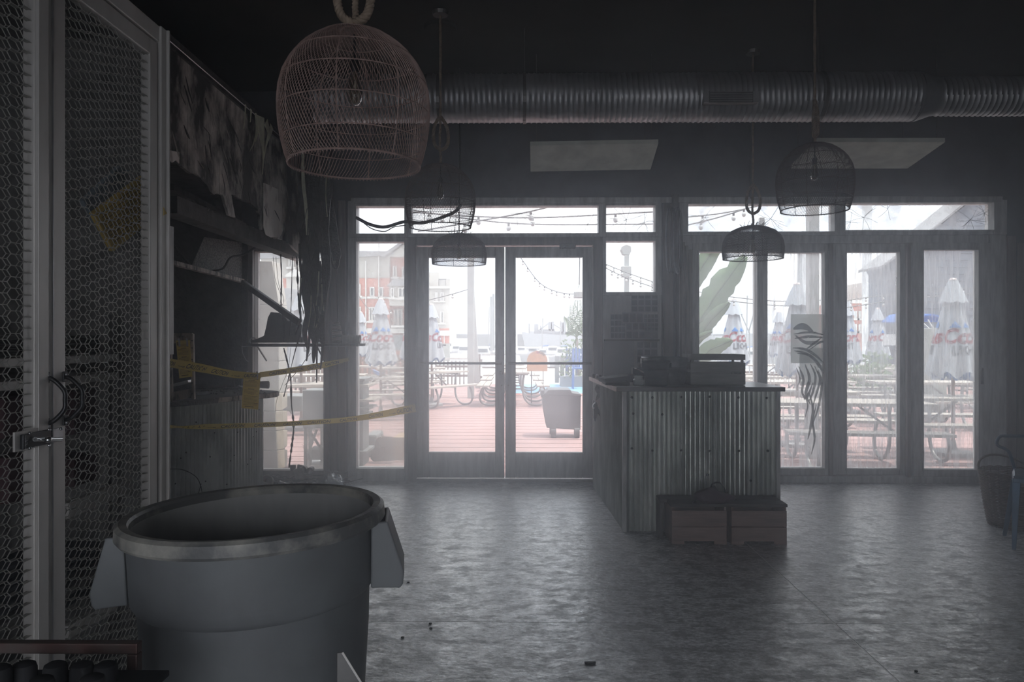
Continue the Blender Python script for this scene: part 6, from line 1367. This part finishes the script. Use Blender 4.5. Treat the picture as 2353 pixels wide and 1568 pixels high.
t = MB().box(out(1984,0,22).x, out(2062,0,22).x, 22, 22.3, GZ, out(0,838,22).z).build('garden_wall', M['pale_wall'], None); tag(t, 'low pale wall behind the far tables of the third pane', 'low wall')
# blue boat canopy seen in the rightmost pane
cn = thing('boat_canopy', 'bright blue arched boat cover on thin struts in the rightmost pane', 'boat cover', tuple(out(2140, 760, 14.5)))
Y = 14.5; vs = []; fs = []
arc = [(2095,742),(2112,727),(2130,723),(2145,722),(2160,727),(2172,738)]; P = rope_pts([out(*q, Y) for q in arc], 5)
for p in P: vs += [p, p + Vector((0, 1.2, .05)), p + Vector((0, 1.2, .03)), p + Vector((0, 0, -.03))]
for i in range(len(P)-1):
    for k in range(4): fs.append((4*i+k, 4*i+(k+1) % 4, 4*i+4+(k+1) % 4, 4*i+4+k))
MB().add(vs, fs).build('cover', M['canopy_blue'], cn, smooth='auto')
for a, b in (((2118,740),(2140,760)), ((2132,735),(2146,758)), ((2150,755),(2172,735)), ((2118,760),(2118,735)), ((2140,760),(2140,800)), ((2095,742),(2100,800))): MB().tube([out(*a, Y), out(*b, Y)], .012, 5).build('strut', M['far_white'], cn)
MB().prism([out(*q, Y) for q in ((2095,795),(2150,795),(2145,772),(2100,768))], (0, 1.2, 0)).build('hull_top', M['far_white'], cn); MB().box(out(2100,0,Y).x, out(2140,0,Y).x, Y + .1, Y + .6, GZ, out(0,795,Y).z).build('stand', M['far_grey'], cn)
t = MB().box(out(2146,0,14).x, out(2176,0,14).x, 14, 14.4, GZ, out(0,755,14).z).build('grey_cabinet', M['render_grey'], None, bevel=.01); tag(t, 'tall grey cabinet behind the umbrella in the rightmost pane', 'cabinet')
# ---- harbour
Y = 210
shp = thing('cargo_ship', 'large hazy grey ship with two funnels beyond the right door', 'ship', tuple(out(1260, 800, Y)[0:2]) + (-1.6,))
MB().prism([out(*q, Y) for q in ((1199,764),(1206,763),(1215,766),(1290,770),(1335,766),(1340,797),(1206,797))], (0, 16, 0)).build('hull', M['ship'], shp)
for px0, px1, py0, py1, nm in ((1237,1275,757,769,'superstructure'), (1228,1237,745,766,'derrick_house'), (1261,1266,740,760,'funnel'), (1268,1273,739,760,'funnel'), (1289,1293,741,767,'funnel'), (1295,1300,741,767,'funnel'), (1275,1330,763,770,'deck_house')): fac(px0, px1, py0, py1, Y + 4, 'ship', nm, shp, 6)
for a, b in (((1216,797),(1216,744)), ((1243,768),(1243,748)), ((1297,767),(1297,726)), ((1262,742),(1238,760)), ((1272,745),(1290,756)), ((1306,765),(1306,728))): MB().tube([out(*a, Y + 3), out(*b, Y + 3)], .25, 5).build('mast', M['ship'], shp)
def yacht(px, Y, w_, h, lab, m='far_white', mast=0, name='moored_boat'):
    p = out(px, 0, Y); t = thing(name, lab, 'boat', (p.x, Y, -1.6), 'moored boats in the harbour')
    MB().prism([(p.x - w_/2, Y, -.5), (p.x + w_/2, Y, -.4), (p.x + w_*.4, Y, -1.6), (p.x - w_*.42, Y, -1.6)], (0, 2.6, 0)).build('hull', M[m], t)
    MB().prism([(p.x - w_*.2, Y + .4, -.5), (p.x + w_*.3, Y + .4, -.5), (p.x + w_*.2, Y + .4, h - .5), (p.x - w_*.12, Y + .4, h - .5)], (0, 1.8, 0)).build('cabin', M['far_white'], t)
    MB().box(p.x - w_*.12, p.x + w_*.2, Y + .38, Y + .4, h*.45 - .5, h*.8 - .5).build('cabin_window', M['win_dark'], t)
    if mast: MB().tube([(p.x, Y + 1, -.5), (p.x + .1, Y + 1, mast)], .07, 6).build('mast', M['far_grey'], t); MB().tube([(p.x, Y + 1, .6), (p.x + w_*.35, Y + 1, .7)], .06, 5).build('boom', M['blue_chair'], t)
rr = random.Random(5)
spots = [(1046,110,'white cabin boat far left beyond the deck railing'), (1062,95,'small white boat behind the square timber post'), (1106,80,'white boat between the timber posts and the door stile'), (1122,100,'masted boat at the right edge of the left door pane'), (1140,120,'masted boat hidden partly by the middle door stile'),
         (1196,105,'small white boat at the left edge of the right door pane'), (1222,90,'low white boat behind the arched sign'), (1246,85,'white boat with blue boom above the arched sign'), (1268,95,'white boat below the ship funnels'), (1288,80,'white cabin boat left of the bush in the right door'),
         (1612,90,'white boat behind the lower banana leaves'), (1640,110,'masted boat right of the banana stem'), (1665,85,'white boat behind the umbrella beside the banana plant'), (1722,75,'masted boat left of the slim white post'), (1738,95,'white cabin boat beside the pale mullion'), (1775,90,'white boat at the left of the smeared pane'), (1958,45,'white boat at the left edge of the third pane')]
for k, (px, Y, lab) in enumerate(spots): yacht(px, Y, rr.uniform(2.2, 3.6), rr.uniform(.7, 1.1), lab, 'far_white' if k % 3 else 'far_grey', rr.uniform(3, 6) if k in (3,4,11,13,9,7) else 0)
o = MB().box(-120, 330, 300, 330, -1.6, 3.2).build('shoreline', M['far_grey'], None); o['kind'] = 'structure'
sh_ = thing('waterfront_sheds', 'low hazy row of waterfront sheds on the far shore', 'sheds', (0, 290, -1.6))
for k in range(30):
    x = -110 + 14*k + rr.uniform(-3, 3); MB().box(x, x + rr.uniform(5, 12), 285, 295, -1.6, rr.uniform(1.5, 4.5)).build('shed', M[rr.choice(['far_white','far_grey','ship','roof_grey'])], sh_)
# crane poles behind the umbrella beside the banana plant
cb = thing('rigging_poles', 'two thin crossing poles right of the umbrella beside the banana plant', 'poles', tuple(out(1722, 760, 30)))
for a, b in (((1704,725),(1722,765)), ((1734,715),(1720,765)), ((1722,765),(1722,872))): MB().tube([out(*a, 30), out(*b, 30)], .03, 5).build('pole', M['far_grey'], cb)
# ---- things close outside the left windows
pr = thing('stone_pier', 'battered stone-block pier just outside the sooty left window', 'pier', tuple(out(615, 1080, 8.5)[0:2]) + (GZ,))
Y = 8.55
for i, (py0, py1) in enumerate(((905,945),(946,990),(991,1035),(1036,1078))):
    f = lambda py: (1075-py)/170
    MB().prism([out(590, py1, Y), out(630 + 8*(1-f(py1)), py1, Y), out(630 + 8*(1-f(py0)), py0, Y), out(590, py0, Y)], (0, .3, 0)).build('stone_block', M['render_grey'], pr, bevel=.006)
    MB().prism([out(631 + 8*(1-f(py1)), py1, Y + .01), out(645, py1 - 8, Y + .35), out(645, py0, Y + .35), out(631 + 8*(1-f(py0)), py0, Y + .01)], (.05, .1, 0)).build('stone_block', M['stone'], pr, bevel=.006)
for py0, py1 in ((600,700),(701,780),(781,830),(831,904)): MB().prism([out(575, py1, Y + .1), out(641, py1, Y + .1), out(641 if py1 > 700 else 625, py0, Y + .1), out(575, py0, Y + .1)], (0, .3, 0)).build('stone_block', M['pale_wall'], pr, bevel=.006)
t = MB().box(out(603,0,9.0).x, out(694,0,9.0).x, 9.0, 9.5, out(0,945,9.0).z, out(0,910,9.0).z).build('grey_ledge', M['grey_furn'], None, bevel=.01); tag(t, 'thick grey ledge beside the stone pier in the left window', 'ledge')
ct = thing('service_cart', 'tall grey service stand with X-braced legs in the left window', 'stand', tuple(out(720, 1062, 8.6)[0:2]) + (GZ,))
Y = 8.6; a, b = out(695, 985, Y), out(746, 897, Y); MB().box(a.x, b.x, Y, Y + .4, a.z, b.z).build('cabinet', M['grey_furn'], ct, bevel=.01)
for px in (698, 708, 736): MB().box(out(px,0,Y).x, out(px + 6,0,Y).x, Y, Y + .05, out(0,1068,Y).z, a.z).build('leg', M['grey_furn'], ct)
MB().bar(out(709, 988, Y + .03), out(738, 1032, Y + .03), .025, .025).bar(out(728, 988, Y + .05), out(709, 1040, Y + .05), .025, .025).build('cross_brace', M['grey_furn'], ct)
MB().box(out(707,0,Y).x, out(744,0,Y).x, Y, Y + .3, out(0,1056,Y).z, out(0,1032,Y).z).build('lower_shelf', M['grey_furn'], ct); MB().box(out(695,0,Y).x, out(746,0,Y).x, Y, Y + .4, GZ, out(0,1068,Y).z).build('plinth', M['far_white'], ct)
t = MB().prism([out(*q, 9.15) for q in ((858,1062),(851,1055),(853,1040),(860,1032),(863,1012),(870,1005),(898,1004),(905,1010),(906,1050),(902,1060))], (0, .06, 0)).build('chair_back', M['rust'], None, bevel=.012); tag(t, 'rusty brown rounded chair back standing outside the narrow left window', 'chair back')
t = MB().box(out(903,0,9.4).x, out(938,0,9.4).x, 9.4, 9.9, GZ, out(0,1004,9.4).z).build('tan_crate', M['tanbox'], None, bevel=.01); tag(t, 'sunlit tan wooden box right of the brown chair back', 'box')
t = MB().box(out(838,0,9.6).x, out(866,0,9.6).x, 9.6, 10.1, GZ, out(0,998,9.6).z).build('grey_tub', M['grey_furn'], None, bevel=.03); tag(t, 'grey upright container behind the brown chair back', 'container')
bk = thing('stacked_benches', 'stacked grey slatted benches at the left edge of the narrow window', 'benches', tuple(out(832, 1062, 9.0)[0:2]) + (GZ,))
Y = 8.9
for k, (px1, py) in enumerate(((838,870),(846,884),(860,918),(848,936),(838,952),(842,1036))): MB().box(out(812,0,Y).x, out(px1,0,Y).x, Y, Y + .5, out(0,py + 6,Y).z, out(0,py,Y).z).build('slat', M['table_wood'] if k in (1,2) else M['grey_furn'], bk, bevel=.004)
MB().box(out(815,0,Y).x, out(832,0,Y).x, Y + .05, Y + .4, GZ, out(0,872,Y).z).build('frame', M['grey_furn'], bk)
t = MB().prism([out(*q, 16.5) for q in ((855,849),(878,859),(870,864),(860,858))], (0, .1, 0)).build('blue_stool', M['blue_chair'], None); tag(t, 'blue seat shell tilted beside the umbrella pole at the left', 'seat')
# ================================================================= SMOKE HAZE IN THE ROOM
hz = bpy.data.materials.new('smoke_haze'); hz.use_nodes = True; nt = hz.node_tree; nt.nodes.clear()
o_ = nt.nodes.new('ShaderNodeOutputMaterial'); vs_ = nt.nodes.new('ShaderNodeVolumeScatter'); vs_.inputs['Color'].default_value = (.86, .91, 1, 1); vs_.inputs['Density'].default_value = .05; vs_.inputs['Anisotropy'].default_value = .82
g_ = nt.nodes.new('ShaderNodeNewGeometry'); s_ = nt.nodes.new('ShaderNodeSeparateXYZ'); nt.links.new(g_.outputs['Position'], s_.inputs[0])
m1 = nt.nodes.new('ShaderNodeMapRange'); m1.interpolation_type = 'SMOOTHSTEP'; nt.links.new(s_.outputs[2], m1.inputs[0])       # the haze lies thickest near the floor
for k_, v_ in enumerate((.3, 3.2, .036, .008)): m1.inputs[k_ + 1].default_value = v_
m2 = nt.nodes.new('ShaderNodeMapRange'); m2.interpolation_type = 'SMOOTHSTEP'; nt.links.new(s_.outputs[0], m2.inputs[0])       # and a little denser towards the right-hand wall up high
for k_, v_ in enumerate((-2.5, 3.0, .0, .04)): m2.inputs[k_ + 1].default_value = v_
ad_ = nt.nodes.new('ShaderNodeMath'); nt.links.new(m1.outputs[0], ad_.inputs[0]); nt.links.new(m2.outputs[0], ad_.inputs[1])
vd_ = nt.nodes.new('ShaderNodeVectorMath'); vd_.operation = 'DISTANCE'; vd_.inputs[1].default_value = (-1.0, 7.1, .45); nt.links.new(g_.outputs['Position'], vd_.inputs[0])   # extra haze added around the left door to imitate the window glow
m3 = nt.nodes.new('ShaderNodeMapRange'); m3.interpolation_type = 'SMOOTHSTEP'; nt.links.new(vd_.outputs['Value'], m3.inputs[0])
for k_, v_ in enumerate((.2, 2.5, .34, 0)): m3.inputs[k_ + 1].default_value = v_
ad2 = nt.nodes.new('ShaderNodeMath'); nt.links.new(ad_.outputs[0], ad2.inputs[0]); nt.links.new(m3.outputs[0], ad2.inputs[1]); nt.links.new(ad2.outputs[0], vs_.inputs['Density'])
nt.links.new(vs_.outputs[0], o_.inputs['Volume'])
o = MB().box(-4.25, 5.7, -3.0, YW - .001, .001, ZC - .01).build('smoke_haze', hz, None); tag(o, 'thin grey smoke haze hanging through the whole burnt room', 'smoke', kind='stuff')
